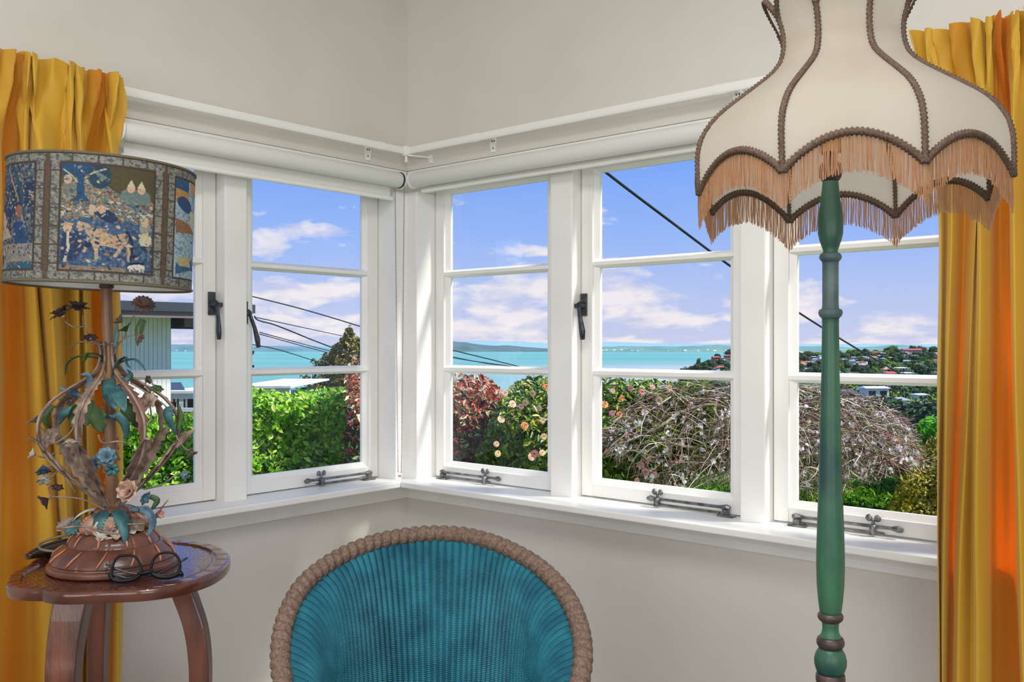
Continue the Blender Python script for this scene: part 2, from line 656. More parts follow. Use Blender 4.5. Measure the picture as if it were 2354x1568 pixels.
# ---------------------------------------------------------------- curtain rods
def rod(fn, u0, u1, joints, plates, label, corner):
    r = thing('curtain_rod', label, 'curtain rod', fn((u0 + u1) / 2, -0.07, 2.069))
    W0 = -0.07
    m = MB()
    a = [(W0 + 0.006 * math.sin(q) * 1.0, 2.0695 + 0.0145 * math.cos(q)) for q in [2 * PI * i / 12 for i in range(12)]]
    n = 12
    vs_ = [fn(u0, ww, zz) for ww, zz in a] + [fn(u1, ww, zz) for ww, zz in a]
    m.add(vs_, [(i, (i + 1) % n, n + (i + 1) % n, n + i) for i in range(n)] + [tuple(range(n)), tuple(range(n, 2 * n))])
    m.build('rod', M_rod, r, smooth=False, bevel=0)
    for j in joints:
        m = MB()
        b = [(W0 + 0.0078 * math.sin(q), 2.0695 + 0.0162 * math.cos(q)) for q in [2 * PI * i / 12 for i in range(12)]]
        vs_ = [fn(j - 0.035, ww, zz) for ww, zz in b] + [fn(j, ww, zz) for ww, zz in b]
        m.add(vs_, [(i, (i + 1) % n, n + (i + 1) % n, n + i) for i in range(n)] + [tuple(range(n)), tuple(range(n, 2 * n))])
        m.build('rod_sleeve', M_rod, r)
    for j in plates:
        m = MB()
        sh = [(-0.017, 0.03), (0.017, 0.03), (0.016, -0.005), (0.009, -0.034), (-0.009, -0.034), (-0.016, -0.005)]
        vs_ = [fn(j + x, -0.0082, 2.055 + z) for x, z in sh] + [fn(j + x, -0.012, 2.055 + z) for x, z in sh]
        m.add(vs_, [(i, (i + 1) % 6, 6 + (i + 1) % 6, 6 + i) for i in range(6)] + [tuple(range(6)), tuple(range(6, 12))])
        m.box((j - 0.008, -0.07, 2.066), (j + 0.008, -0.0085, 2.074), fn)
        b = m.build('bracket', M_rod, r)
        for x, z in ((-0.004, 0.006), (0.006, 0.006), (0.002, -0.02)):
            m = MB()
            m.tube([fn(j + x, -0.0122, 2.055 + z), fn(j + x, -0.0132, 2.055 + z)], 0.0028, 8)
            m.build('screw', M_black, b)
    if corner:
        m = MB()
        m.box((0.064, -0.084, 2.05), (0.084, -0.064, 2.088))
        m.tube([(0.074, -0.074, 2.05), (0.074, -0.074, 2.035)], 0.005, 8)
        m.ball((0.074, -0.074, 2.031), 0.0075, 8)
        m.tube([(0.074, -0.074, 2.054), (0.13, -0.02, 2.046), (0.145, -0.010, 2.042)], 0.004, 6)
        m.box((0.135, -0.013, 2.022), (0.155, -0.008, 2.055))
        m.tube([(0.146, -0.014, 2.046), (0.146, -0.020, 2.034), (0.148, -0.022, 2.026)], 0.003, 6)
        m.build('corner_joiner', M_rod, r, bevel=0.001)


jl = on(LW, 868, 330, -0.07)[0]
pl1 = on(LW, 842, 345, 0)[0]
jr = on(RW, 1100, 310, -0.07)[0]
jr2 = on(RW, 1668, 200, -0.07)[0]
pr1 = on(RW, 1138, 325, 0)[0]
rod(LW, 0.084, 1.95, [jl], [pl1, 1.9], 'flat white curtain rod on the wall with the blue tapestry lamp below', False)
rod(RW, 0.084, 2.75, [jr, jr2], [pr1, on(RW, 1700, 200, 0)[0], 2.7], 'flat white curtain rod running behind the fringed floor lamp shade', True)


# ---------------------------------------------------------------- roller blinds
def blind(fn, u0, u1, zrail, label, chain):
    b = thing('roller_blind', label, 'blind', fn((u0 + u1) / 2, -0.08, 1.95))
    wc, zc_, r = -0.082, 1.949, 0.029
    m = MB()
    m.tube([fn(u0, wc, zc_), fn(u1, wc, zc_)], r, 28)
    m.build('roller', M_blind, b, smooth=False, bevel=0.002).data.polygons.foreach_set('use_smooth', [True] * 28 + [False] * 2)
    m = MB()
    m.box((u0 + 0.02, wc + r - 0.0012, zrail + 0.004), (u1 - 0.02, wc + r, zc_), fn)
    m.build('blind_cloth', M_blind, b)
    m = MB()
    wr = wc + r - 0.0006
    m.tube([fn(u0 + 0.012, wr, zrail), fn(u1 - 0.012, wr, zrail)], 0.0085, 12)
    m.build('bottom_rail', M_rod, b)
    for uu in (u0 - 0.012, u1 + 0.004):
        m = MB()
        m.tube([fn(uu, wc, zc_), fn(uu + 0.006, wc, zc_)], r + 0.004, 24)
        m.box((uu, wc, zc_ - 0.02), (uu + 0.006, -0.0005, zc_ + 0.02), fn)
        m.build('bracket', M_rod, b)
    if chain:
        m = MB()
        m.tube([fn(u0 - 0.006, wc, zc_), fn(u0 - 0.0015, wc, zc_)], r + 0.002, 24)
        m.build('chain_wheel', M_black, b)
        m = MB()
        pts = []
        L1 = [Vector(fn(u0 - 0.004, wc + 0.026, zc_ - z)) for z in np.linspace(0.01, 1.12, 170)]
        L2 = [Vector(fn(u0 - 0.004, wc - 0.026, zc_ - z)) for z in np.linspace(0.01, 1.12, 170)]
        mid = [Vector(fn(u0 - 0.004, wc + x, zc_ - 1.12 - 0.018 * math.sqrt(max(0, 1 - (x / 0.009) ** 2)))) for x in np.linspace(-0.009, 0.009, 7)]
        for L, sg in ((L1, 1), (L2, -1)):
            for i, p in enumerate(L):
                f = i / 169
                sq = 1 - 0.62 * f
                q = Vector(fn(u0 - 0.004, wc + sg * 0.026 * sq, 0))
                pts.append(Vector((q.x, q.y, p.z)))
        pts += mid
        for p in pts:
            r2 = 0.0032
            o = [(p.x + r2, p.y, p.z), (p.x, p.y + r2, p.z), (p.x - r2, p.y, p.z), (p.x, p.y - r2, p.z), (p.x, p.y, p.z + r2), (p.x, p.y, p.z - r2)]
            m.add(o, [(0, 1, 4), (1, 2, 4), (2, 3, 4), (3, 0, 4), (1, 0, 5), (2, 1, 5), (3, 2, 5), (0, 3, 5)])
        m.build('bead_chain', mat('chain_metal', S(150, 150, 150), 0.3, metal=0.8), b, smooth=True)


blind(LW, on(LW, 917, 412, -0.082)[0], 1.215, 1.880, 'rolled white blind on the wall with the blue tapestry lamp, bead chain at its end', True)
blind(RW, on(RW, 954, 412, -0.082)[0], 1.93, 1.909, 'rolled white blind running behind the fringed floor lamp shade', False)
# ================================================================ CURTAINS
def curtain_mat(name, col, col2, tcol):
    m = bpy.data.materials.new(name)
    m.use_nodes = True
    t = m.node_tree
    b = t.nodes['Principled BSDF']
    co = N(t, 'ShaderNodeTexCoord')
    n = N(t, 'ShaderNodeTexNoise')
    n.inputs['Scale'].default_value = 900
    n.inputs['Detail'].default_value = 2
    t.links.new(co.outputs['Object'], n.inputs['Vector'])
    c = mixc(t, n.outputs[0], col, col2)
    t.links.new(c, b.inputs['Base Color'])
    b.inputs['Roughness'].default_value = 0.65
    b.inputs['Sheen Weight'].default_value = 0.6
    b.inputs['Sheen Tint'].default_value = S(255, 225, 140)
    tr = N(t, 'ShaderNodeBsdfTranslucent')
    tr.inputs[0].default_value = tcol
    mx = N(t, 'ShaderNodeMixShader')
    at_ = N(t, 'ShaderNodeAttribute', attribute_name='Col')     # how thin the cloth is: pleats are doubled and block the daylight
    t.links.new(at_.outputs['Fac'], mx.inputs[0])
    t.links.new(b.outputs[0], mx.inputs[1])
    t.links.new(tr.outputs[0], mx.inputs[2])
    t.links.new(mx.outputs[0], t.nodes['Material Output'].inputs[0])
    return m


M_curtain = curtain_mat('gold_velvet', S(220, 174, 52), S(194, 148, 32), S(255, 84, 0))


def smooth_path(P, per):
    """Catmull-Rom through the rows of P"""
    P = np.asarray(P, float)
    n = len(P)
    out = []
    for i in range(n - 1):
        p0, p1, p2, p3 = P[max(i - 1, 0)], P[i], P[i + 1], P[min(i + 2, n - 1)]
        for k in range(per):
            t = k / per
            out.append(0.5 * ((2 * p1) + (-p0 + p2) * t + (2 * p0 - 5 * p1 + 4 * p2 - p3) * t * t + (-p0 + 3 * p1 - 3 * p2 + p3) * t ** 3))
    out.append(P[-1])
    return np.array(out)


def curtain(fn, knots, label, ztop, seed, top_pull=None):
    r_ = random.Random(seed)
    per = 12
    rows = []
    zs = [ztop, ztop - 0.012, ztop - 0.028, ztop - 0.045, ztop - 0.062, ztop - 0.085, ztop - 0.11, ztop - 0.14, ztop - 0.17] + list(np.linspace(ztop - 0.21, 0.02, 44))
    a = []
    for k_ in knots:
        pt, pb, w = k_[:3]
        w = -0.095 + (w + 0.095) * 1.35
        ut = on(fn, pt, 760, w - 0.04)[0]
        ub = on(fn, pb, 1500, w - 0.09)[0]
        a.append((ut, ub, w))
    ph = [r_.uniform(0, 6.28) for _ in range(6)]
    for zi, z in enumerate(zs):
        f = min(max((1.36 - z) / 0.9, -0.35), 1.35)
        sh = 0.088 * min(max((1.95 - z) / 1.1, 0), 1) ** 0.9
        g = min(max((z - (ztop - 0.24)) / 0.15, 0), 1)          # gathered heading
        pts = []
        for i, (ut, ub, w) in enumerate(a):
            u = ut + (ub - ut) * f
            ww = w + 0.004 * math.sin(9 * z + i * 2.1)
            ww = ww * (1 - g) + g * (-0.106 + (0.017 if i % 2 else -0.030))
            if top_pull:
                u += top_pull(i) * max(0.0, (z - 1.55) / 0.5) ** 1.6
            pts.append((u, ww - sh))
        P = smooth_path(pts, per)
        # small ruffles of the heading tape, strongest just under and over the rod
        gg = g * (1.0 if z < ztop - 0.03 else 1.25)
        s_ = np.arange(len(P)) / per
        P[:, 1] += gg * 0.010 * np.sin(s_ * 5.1 + ph[0] + 9 * z) + gg * 0.003 * np.sin(s_ * 11.1 + ph[1] - 25 * z)
        P[:, 0] += gg * 0.006 * np.sin(s_ * 8.7 + ph[2] + 20 * z)
        zz = z + (0.004 * np.sin(s_ * 4.6 + ph[3]) + 0.002 * np.sin(s_ * 9 + ph[4]) if zi < 3 else 0 * s_)
        # pinch against the rod pocket
        rows.append([fn(p[0], min(p[1], -0.084 if z > 1.95 else -0.055), q) for p, q in zip(P, zz)])
    m = MB()
    m.grid(np.array(rows))
    o = m.build('curtain', M_curtain, None, smooth=True)
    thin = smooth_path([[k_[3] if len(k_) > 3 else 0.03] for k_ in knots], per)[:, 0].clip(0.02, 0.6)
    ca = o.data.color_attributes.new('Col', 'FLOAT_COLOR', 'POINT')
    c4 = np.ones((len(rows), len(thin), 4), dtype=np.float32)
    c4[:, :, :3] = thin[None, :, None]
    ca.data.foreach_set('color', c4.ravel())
    tag(o, label, 'curtain', None)
    return o


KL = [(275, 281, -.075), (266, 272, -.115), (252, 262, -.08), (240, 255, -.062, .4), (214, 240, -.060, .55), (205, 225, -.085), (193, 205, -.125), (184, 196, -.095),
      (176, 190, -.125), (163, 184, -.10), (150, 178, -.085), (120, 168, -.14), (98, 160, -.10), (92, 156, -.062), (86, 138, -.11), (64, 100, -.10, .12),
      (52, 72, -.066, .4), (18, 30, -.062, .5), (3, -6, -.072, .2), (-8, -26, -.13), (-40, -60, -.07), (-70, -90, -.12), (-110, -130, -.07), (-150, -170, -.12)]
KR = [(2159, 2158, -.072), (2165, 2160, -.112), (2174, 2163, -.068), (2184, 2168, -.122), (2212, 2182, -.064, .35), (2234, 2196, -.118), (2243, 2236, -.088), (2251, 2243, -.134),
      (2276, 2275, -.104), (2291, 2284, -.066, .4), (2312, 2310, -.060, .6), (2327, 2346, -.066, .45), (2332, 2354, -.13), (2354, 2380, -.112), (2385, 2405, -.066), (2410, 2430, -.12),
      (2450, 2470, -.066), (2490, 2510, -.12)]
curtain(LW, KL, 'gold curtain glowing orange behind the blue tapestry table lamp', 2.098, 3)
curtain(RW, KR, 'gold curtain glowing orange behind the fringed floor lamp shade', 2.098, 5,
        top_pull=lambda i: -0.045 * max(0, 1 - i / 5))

# ================================================================ FLOOR LAMP
M_green = mat('worn_green_paint', S(56, 106, 74), 0.42, S(24, 64, 60), 9, 0.06, 90, stretch=(1, 1, 0.35), lo=0.45, hi=0.62)
M_collar = mat('dark_worn_wood', S(84, 64, 54), 0.4, S(44, 40, 40), 30)
M_bluegrey = mat('sky_glare_blue_grey_paint', S(92, 112, 112), 0.42, S(62, 84, 90), 18)  # sky glare on the green stem, painted in as blue-grey
M_parch = mat('cream_parchment', S(200, 189, 172), 0.75, S(190, 177, 158), 9, transl=0.68, tcol=S(255, 253, 250))
M_braid = mat('brown_braid', S(98, 78, 62), 0.8, S(66, 50, 40), 300)
M_fringe = mat('tan_fringe', S(176, 132, 104), 0.6, S(150, 106, 80), 200, transl=0.7, tcol=S(255, 232, 206))
M_brass = mat('aged_brass', S(150, 110, 60), 0.35, metal=0.9)
M_bulb = mat('opal_bulb', S(240, 238, 230), 0.3, transl=0.4, tcol=(0.9, 0.9, 0.88, 1))

DL = 1.60
pole_xy = at(1909, 791, DL)
fl = thing('floor_lamp', 'green painted turned floor lamp with fringed cream parchment shade', 'lamp', (pole_xy[0], pole_xy[1], 0))
KP = DL / FPX


def pole(part, prof, m_, smooth=True):
    mb = MB()
    mb.lathe([(r * KP, EYE - (y - HY) * KP) for y, r in sorted(prof, key=lambda q: -q[0])], (pole_xy[0], pole_xy[1], 0), 36, cap=True)
    return mb.build(part, m_, fl, smooth=smooth)


pole('lamp_socket', [(340, 14), (372, 16), (378, 22), (384, 25), (398, 25.5), (408, 24), (414, 20), (417, 17)], M_collar)
pole('upper_stem', [(414, 16), (418, 17.5), (432, 18.5), (460, 22), (495, 27), (520, 28), (538, 27.5), (553, 24), (568, 19), (577, 16), (582, 17), (584, 17)], M_green)
pole('collar', [(581, 17), (583, 21), (588, 24.5), (592, 25), (597, 23), (602, 18.5)], M_bluegrey)
pole('shaft', [(600, 18.5), (612, 18), (700, 18), (709, 19), (712, 20)], M_bluegrey)
pole('collar', [(710, 20), (712, 25), (719, 27), (726, 25), (732, 19.5)], M_bluegrey)
pole('main_stem', [(731, 19), (745, 18.5), (850, 20), (960, 22.2), (1050, 24.5), (1120, 26.5), (1200, 29.2), (1260, 31), (1300, 31.5), (1345, 30.3), (1380, 27.3), (1404, 24.2), (1411, 22)], M_green)
pole('collar', [(1408, 22), (1410, 26), (1414, 28.5), (1420, 28.5), (1425, 26), (1430, 20)], M_collar)
pole('stem_neck', [(1428, 20), (1437, 18.2), (1447, 18), (1456, 20), (1463, 24), (1466, 24)], M_green)
pole('collar', [(1463, 24), (1466, 28.5), (1473, 31), (1480, 31), (1486, 28), (1489, 24)], M_collar)
pole('stem_ball', [(1488, 24), (1494, 28), (1503, 33), (1516, 36), (1528, 35.5), (1540, 32), (1549, 28)], M_green)
pole('collar', [(1547, 28), (1550, 32), (1560, 33), (1568, 32), (1573, 26)], M_collar)
pole('lower_stem', [(1572, 24), (1620, 27), (1760, 35), (1900, 40), (2000, 36), (2080, 28), (2100, 26)], M_green)
pole('collar', [(2098, 26), (2104, 38), (2120, 42), (2136, 38), (2142, 30)], M_collar)
pole('lower_stem', [(2140, 30), (2200, 36), (2330, 46), (2400, 50), (2440, 60)], M_green)
pole('lamp_base', [(2438, 60), (2446, 90), (2470, 150), (2500, 190), (2520, 205), (2536, 206), (2546, 200)], M_green)

SHC = at(1945, 791, DL)                        # shade axis
RSH = 0.259
rp = [(0.240, .2585), (0.265, .2588), (0.285, .2595), (0.303, .2595), (0.322, .2585), (0.345, .253), (0.367, .240), (0.392, .2195), (0.413, .196), (0.437, .166),
      (0.452, .147), (0.466, .131), (0.483, .119), (0.500, .1135), (0.515, .112), (0.532, .113), (0.548, .117), (0.562, .1235), (0.580, .134), (0.610, .150)]
RZ = np.array([p[0] for p in rp])
RR = np.array([p[1] for p in rp])


def shr(z):
    return float(np.interp(z, RZ, RR)) * float(np.interp(z, [0.38, 0.48], [1.0, 0.905]))


def shdir(a):
    return -FV * math.cos(a) + RV * math.sin(a)


TILT = 0.03


def shp(a_vec, z):
    c = SHC + TILT * -RV * (z - 0.265)
    return np.array([c[0] + a_vec[0], c[1] + a_vec[1], EYE + z - 0.036 * float(np.asarray(a_vec) @ FV)])   # the shade sits a little tipped back


ZTIP, ZTOP = 0.254, 0.556
A0 = math.radians(2.0) - math.atan2(1945 - CX, FPX)        # one panel faces the viewer
rib_a = [A0 + math.radians(22.5 + 45 * k_) for k_ in range(8)]


def panel_pt(k_, s, z):
    a, b = shdir(rib_a[k_]), shdir(rib_a[(k_ + 1) % 8])
    r = shr(z)
    e = 1 + 0.03 * math.sin(PI * s)            # cloth bellies slightly between the wires
    return shp((a * (1 - s) + b * s) * r * e, z)


def zbot(s):
    return ZTIP + 0.051 * math.sin(PI * s) ** 0.85


def ztop_(s):
    return ZTOP + 0.047 * math.sin(PI * s) ** 0.8


def braid(mb, pts, r, n=6, bump=0.22):
    q = [np.asarray(p) for p in pts]
    d = np.cumsum([0] + [np.linalg.norm(q[i + 1] - q[i]) for i in range(len(q) - 1)])
    m_ = max(4, int(d[-1] / 0.0034))
    t = np.linspace(0, d[-1], m_)
    P = [[np.interp(x, d, [p[j] for p in q]) for j in range(3)] for x in t]
    mb.tube(P, [r * (1 + (bump if i % 2 else -bump)) for i in range(m_)], n)


sh_root = fl
for k_ in range(8):
    rows = []
    for j in range(25):
        v = j / 24
        rows.append([panel_pt(k_, i / 16, zbot(i / 16) + (ztop_(i / 16) - zbot(i / 16)) * v) for i in range(17)])
    mb = MB()
    mb.grid(np.array(rows))
    pn = mb.build('shade_panel', M_parch, fl, smooth=True)
    mb = MB()
    braid(mb, [panel_pt(k_, s, zbot(s)) for s in np.linspace(0, 1, 25)], 0.0062)
    mb.build('lower_braid', M_braid, pn, smooth=True)
    mb = MB()
    braid(mb, [panel_pt(k_, s, ztop_(s)) for s in np.linspace(0, 1, 25)], 0.0050)
    mb.build('upper_braid', M_braid, pn, smooth=True)
    # hanging fringe
    V, F = [], []
    for i in range(104):
        s = (i + random.random() * 0.7) / 104
        p = panel_pt(k_, s, zbot(s) - 0.003)
        L = 0.056 * random.uniform(0.94, 1.05)
        rr = random.uniform(0.0007, 0.0012)
        ph1, am = random.uniform(0, 6.28), random.uniform(0.0002, 0.0012)
        o = len(V)
        q0 = random.uniform(0, 2)
        for j in range(5):
            f = j / 4
            cx_ = p[0] + am * f * math.sin(ph1 + 5 * f) + random.uniform(-1, 1) * 0.0003
            cy_ = p[1] + am * f * math.cos(ph1 + 4 * f)
            for q in range(3):
                V.append((cx_ + rr * math.cos(q0 + q * 2.094), cy_ + rr * math.sin(q0 + q * 2.094), p[2] - L * f))
        for j in range(4):
            for q in range(3):
                F.append((o + j * 3 + q, o + j * 3 + (q + 1) % 3, o + j * 3 + 3 + (q + 1) % 3, o + j * 3 + 3 + q))
    big_mesh('fringe', V, F, M_fringe, pn, kind='stuff')
for k_ in range(8):
    mb = MB()
    zz = np.linspace(ZTIP - 0.002, ZTOP + 0.004, 40)
    braid(mb, [shp(shdir(rib_a[k_]) * (shr(z) + 0.001), z) for z in zz], 0.0050)
    mb.build('rib_braid', M_braid, fl, smooth=True)
mb = MB()
mb.tube([(pole_xy[0], pole_xy[1], EYE + 0.33), (pole_xy[0], pole_xy[1], EYE + 0.37)], 0.018, 16)
mb.build('bulb_holder', M_brass, fl)
mb = MB()
mb.ball((pole_xy[0], pole_xy[1], EYE + 0.43), 0.034, 16)
mb.tube([(pole_xy[0], pole_xy[1], EYE + 0.37), (pole_xy[0], pole_xy[1], EYE + 0.41)], [0.014, 0.026], 16)
mb.build('bulb', M_bulb, fl, smooth=True)
mb = MB()
for k_ in range(0, 8, 2):
    mb.tube([shp(shdir(rib_a[k_]) * 0.094, 0.515), np.array([pole_xy[0], pole_xy[1], EYE + 0.36]) + 0.016 * shdir(rib_a[k_])], 0.0016, 6)
ring = [shp(shdir(x) * 0.088, 0.515) for x in np.linspace(0, 2 * PI, 33)]
mb.tube(ring, 0.0018, 6)
mb.build('shade_carrier', M_brass, fl)

# ================================================================ SIDE TABLE
M_wood = mat('red_brown_wood', S(120, 66, 44), 0.33, S(74, 38, 26), 5, 0.08, 40, stretch=(6, 6, 0.8), coat=0.3, lo=0.3, hi=0.7)
M_top = mat('carved_polished_wood', S(104, 56, 38), 0.24, S(70, 34, 24), 7, 0.04, 60, coat=0.5)
ZT = 0.80
out_px = [(15, 1330), (14, 1343), (30, 1350), (62, 1353.5), (98, 1354.5), (104, 1357.5), (142, 1361.5), (190, 1360.5), (238, 1358), (285, 1356.5), (333, 1354), (382, 1348), (428, 1339.5),
          (488, 1319), (518, 1300), (529, 1282), (523, 1266.6), (495, 1252), (452, 1243), (404, 1239.2), (333, 1237.5), (265, 1238), (200, 1243), (140, 1253), (92, 1272), (66, 1295), (38, 1310), (22, 1321)]
P = np.array([at_z(x, y, ZT)[:2] for x, y in out_px])
P = np.vstack([P, P[:1]])
OUT = smooth_path(P, 9)[:-1]
tc_ = at_z(270, 1297, ZT)
st = thing('side_table', 'carved red-brown wooden side table with scale pattern under the tapestry lamp', 'table', (tc_[0], tc_[1], 0))
NO = len(OUT)


def scales(x, y):
    ww, hh = 0.013, 0.0075
    u = (x - tc_[0]) * RV[0] + (y - tc_[1]) * RV[1]
    v = (x - tc_[0]) * FV[0] + (y - tc_[1]) * FV[1]
    best = 0
    p = v / hh
    for j in (math.floor(p), math.floor(p) + 1):
        fy = p - j + 1
        fx = ((u / ww + 0.5 * (j % 2)) % 1) - 0.5
        d = math.hypot(fx * 2.0, (fy - 0.55) * 1.1)
        if d < 1:
            best = max(best, (1 - d * d) * 0.0016)
    return best


rows = []
fr = [0.02] + list(np.linspace(0.06, 0.83, 84)) + [0.84, 0.85, 0.865, 0.88, 0.89, 0.93, 0.965, 0.985, 1.0]
for f in fr:
    row = []
    for i, (x, y) in enumerate(OUT):
        X, Y = tc_[0] + (x - tc_[0]) * f, tc_[1] + (y - tc_[1]) * f
        if f <= 0.83:
            z = ZT - 0.0045 + scales(X, Y)
        elif f < 0.87:
            z = ZT - 0.006
        elif f < 0.97:
            z = ZT - 0.0025 * (1 if (i % 7) < 1 else 0)
        elif f < 0.99:
            z = ZT - 0.001
        else:
            z = ZT - 0.005
        row.append((X, Y, z))
    rows.append(row)
for f, z in ((1.003, ZT - 0.010), (1.003, ZT - 0.022), (0.995, ZT - 0.0265), (0.97, ZT - 0.0275), (0.3, ZT - 0.0275), (0.02, ZT - 0.0275)):
    rows.append([(tc_[0] + (x - tc_[0]) * f, tc_[1] + (y - tc_[1]) * f, z) for x, y in OUT])
mb = MB()
mb.grid(np.array(rows), closed_u=True)
mb.add([rows[0][i] for i in range(NO)], [tuple(range(NO))])
to = mb.build('table_top', M_top, st, smooth=True)
to.modifiers.new('edge', 'EDGE_SPLIT').split_angle = math.radians(40)


def sabre(pts, w, h, name='leg'):
    """square-section curved leg through screen-found points (px, py, depth)"""
    C_ = smooth_path([at(*p) for p in pts], 8)
    mb_ = MB()
    rows_ = []
    n_ = len(C_)
    for i in range(n_):
        f = i / (n_ - 1)
        k2 = 1 - 0.25 * f
        a = RV * w * k2
        b = FV * h * k2
        rows_.append([C_[i] - a - b, C_[i] + a - b, C_[i] + a + b, C_[i] - a + b])
    mb_.grid(np.array(rows_), closed_u=True)
    mb_.add(rows_[-1], [(0, 1, 2, 3)])
    mb_.add(rows_[0], [(3, 2, 1, 0)])
    return mb_.build(name, M_wood, st, bevel=0.004)


zf = lambda d: HY + EYE / d * FPX            # screen height of the floor at that distance
sabre([(172, 1372, 2.06), (160, 1430, 2.05), (150, 1500, 2.04), (146, 1580, 2.03), (150, 1760, 2.03), (140, 1960, 2.02), (118, zf(2.0) - 6, 2.0)], 0.0375, 0.024)
sabre([(232, 1330, 2.34), (230, 1400, 2.34), (227, 1480, 2.34), (226, 1580, 2.34), (228, 1800, 2.36), (222, zf(2.4) - 5, 2.40)], 0.0235, 0.024)
sabre([(412, 1335, 2.24), (432, 1385, 2.24), (450, 1440, 2.235), (459, 1500, 2.23), (461, 1575, 2.225), (452, 1720, 2.22), (452, 1880, 2.22), (478, zf(2.22) - 6, 2.22)], 0.0275, 0.020)
# ================================================================ TABLE LAMP
M_carve = mat('carved_lamp_wood', S(124, 78, 60), 0.36, S(76, 42, 32), 10, 0.1, 60, coat=0.2)
M_groove = mat('carved_lamp_wood_light', S(190, 132, 104), 0.36, S(150, 96, 74), 14)
M_pipe = mat('bamboo_pole', S(150, 112, 78), 0.4, S(96, 66, 48), 12, stretch=(1, 1, 0.25))
M_taupe = mat('taupe_painted_tin', S(160, 140, 126), 0.5, S(98, 78, 68), 30, 0.1, 80)
M_teal = mat('verdigris_tin', S(66, 116, 120), 0.48, S(28, 62, 70), 25, 0.1, 80)
M_leafg = mat('green_painted_tin', S(66, 98, 42), 0.5, S(36, 60, 30), 25)
M_dark = mat('plum_painted_tin', S(74, 50, 52), 0.48, S(44, 34, 38), 25)
M_pink = mat('pink_painted_tin', S(196, 142, 130), 0.5, S(150, 100, 94), 25)
M_pale = mat('pale_painted_tin', S(206, 206, 198), 0.45, S(160, 150, 136), 25)
M_blue = mat('blue_painted_tin', S(104, 138, 156), 0.45, S(50, 78, 98), 25)

DT = 2.18
K = DT / FPX
lb = at(262, 1303, DT)
ZB = ZT - 0.002
tl = thing('table_lamp', 'table lamp with blue tapestry drum shade and tin flower stem on the carved table', 'lamp', (lb[0], lb[1], ZB))
ORX = lambda z: (-0.0266 * (z - ZB)) * RV[:2]      # the stem leans a little


def TL(px, py, off=0.0):
    """point of the lamp seen at (px, py); off = metres towards the viewer"""
    return at(px, py, DT - off)


BW = 0.1445


def base_r(q, z, r):
    h = z - 0.0
    if h < 0.014:
        return 1.0
    n = 13 if h < 0.058 else (11 if h < 0.083 else 12)
    s_ = math.cos(q * n + (0.8 if h < 0.05 else 0.2))
    if h < 0.085:
        return 1 - 0.020 * max(0, (abs(s_) - 0.93) / 0.07) if s_ > 0 else 1.0
    return 1 + 0.055 * (abs(math.cos(q * 6)) - 0.5)


prof = [(BW * .97, 0.0), (BW, 0.003), (BW, 0.012), (BW * .985, 0.015), (BW * .95, 0.0165), (BW * .945, 0.020), (BW * .955, 0.022), (BW * .94, 0.028), (BW * .885, 0.039), (BW * .80, 0.049), (BW * .735, 0.0555),
        (BW * .705, 0.0575), (BW * .70, 0.0555), (BW * .685, 0.0575), (BW * .665, 0.066), (BW * .60, 0.078), (BW * .535, 0.0865), (BW * .53, 0.084), (BW * .50, 0.086), (BW * .485, 0.094), (BW * .42, 0.107),
        (BW * .34, 0.118), (BW * .30, 0.127), (BW * .31, 0.134), (BW * .22, 0.140), (0.004, 0.142)]
fine = []
for (r0, z0), (r1, z1) in zip(prof[:-1], prof[1:]):
    for t in np.linspace(0, 1, 4)[:-1]:
        fine.append((r0 + (r1 - r0) * t, z0 + (z1 - z0) * t))
fine.append(prof[-1])
mb = MB()
mb.lathe(fine, (lb[0], lb[1], ZB), 240, rfn=base_r)
mb.build('carved_base', M_carve, tl, smooth=True)


def arc_on_base(q0, q1, h, lift=0.0014):
    rr = np.interp(h, [p[1] for p in prof[5:]], [p[0] for p in prof[5:]])
    return [(lb[0] + (rr + lift) * math.cos(q), lb[1] + (rr + lift) * math.sin(q), ZB + h + lift) for q in np.linspace(q0, q1, 8)]


# raised worn ribs and scutes of the carving
mb = MB()
aq = math.atan2(-FV[1], -FV[0])
for k_ in range(12):
    mb = MB()
    q = aq + 2 * PI * (k_ + 0.35) / 12
    hs = np.linspace(0.023, 0.055, 7)
    mb.tube([arc_on_base(q - 0.05 + 0.14 * (h - .023) / .03, q, h)[0] for h in hs], [0.0016, 0.0024, 0.0026, 0.0026, 0.0024, 0.002, 0.001], 6)
    mb.build('carved_rib', M_groove, tl, smooth=True)
for k_ in range(10):
    mb = MB()
    q = aq + 2 * PI * (k_ + 0.1) / 10
    hs = np.linspace(0.058, 0.084, 6)
    mb.tube([arc_on_base(q, q, h)[0] for h in hs], [0.001, 0.0022, 0.0026, 0.0026, 0.0022, 0.001], 6)
    mb.build('carved_rib', M_groove, tl, smooth=True)
for k_ in range(12):
    mb = MB()
    q = aq + 2 * PI * (k_ + 0.5) / 12
    pts = [arc_on_base(q, q, h, 0.0)[0] for h in np.linspace(0.086, 0.122, 6)]
    mb.tube(pts, [0.010, 0.0165, 0.0175, 0.0155, 0.0125, 0.007], 8, flat=0.55)
    mb.build('carved_petal', M_groove, tl, smooth=True)
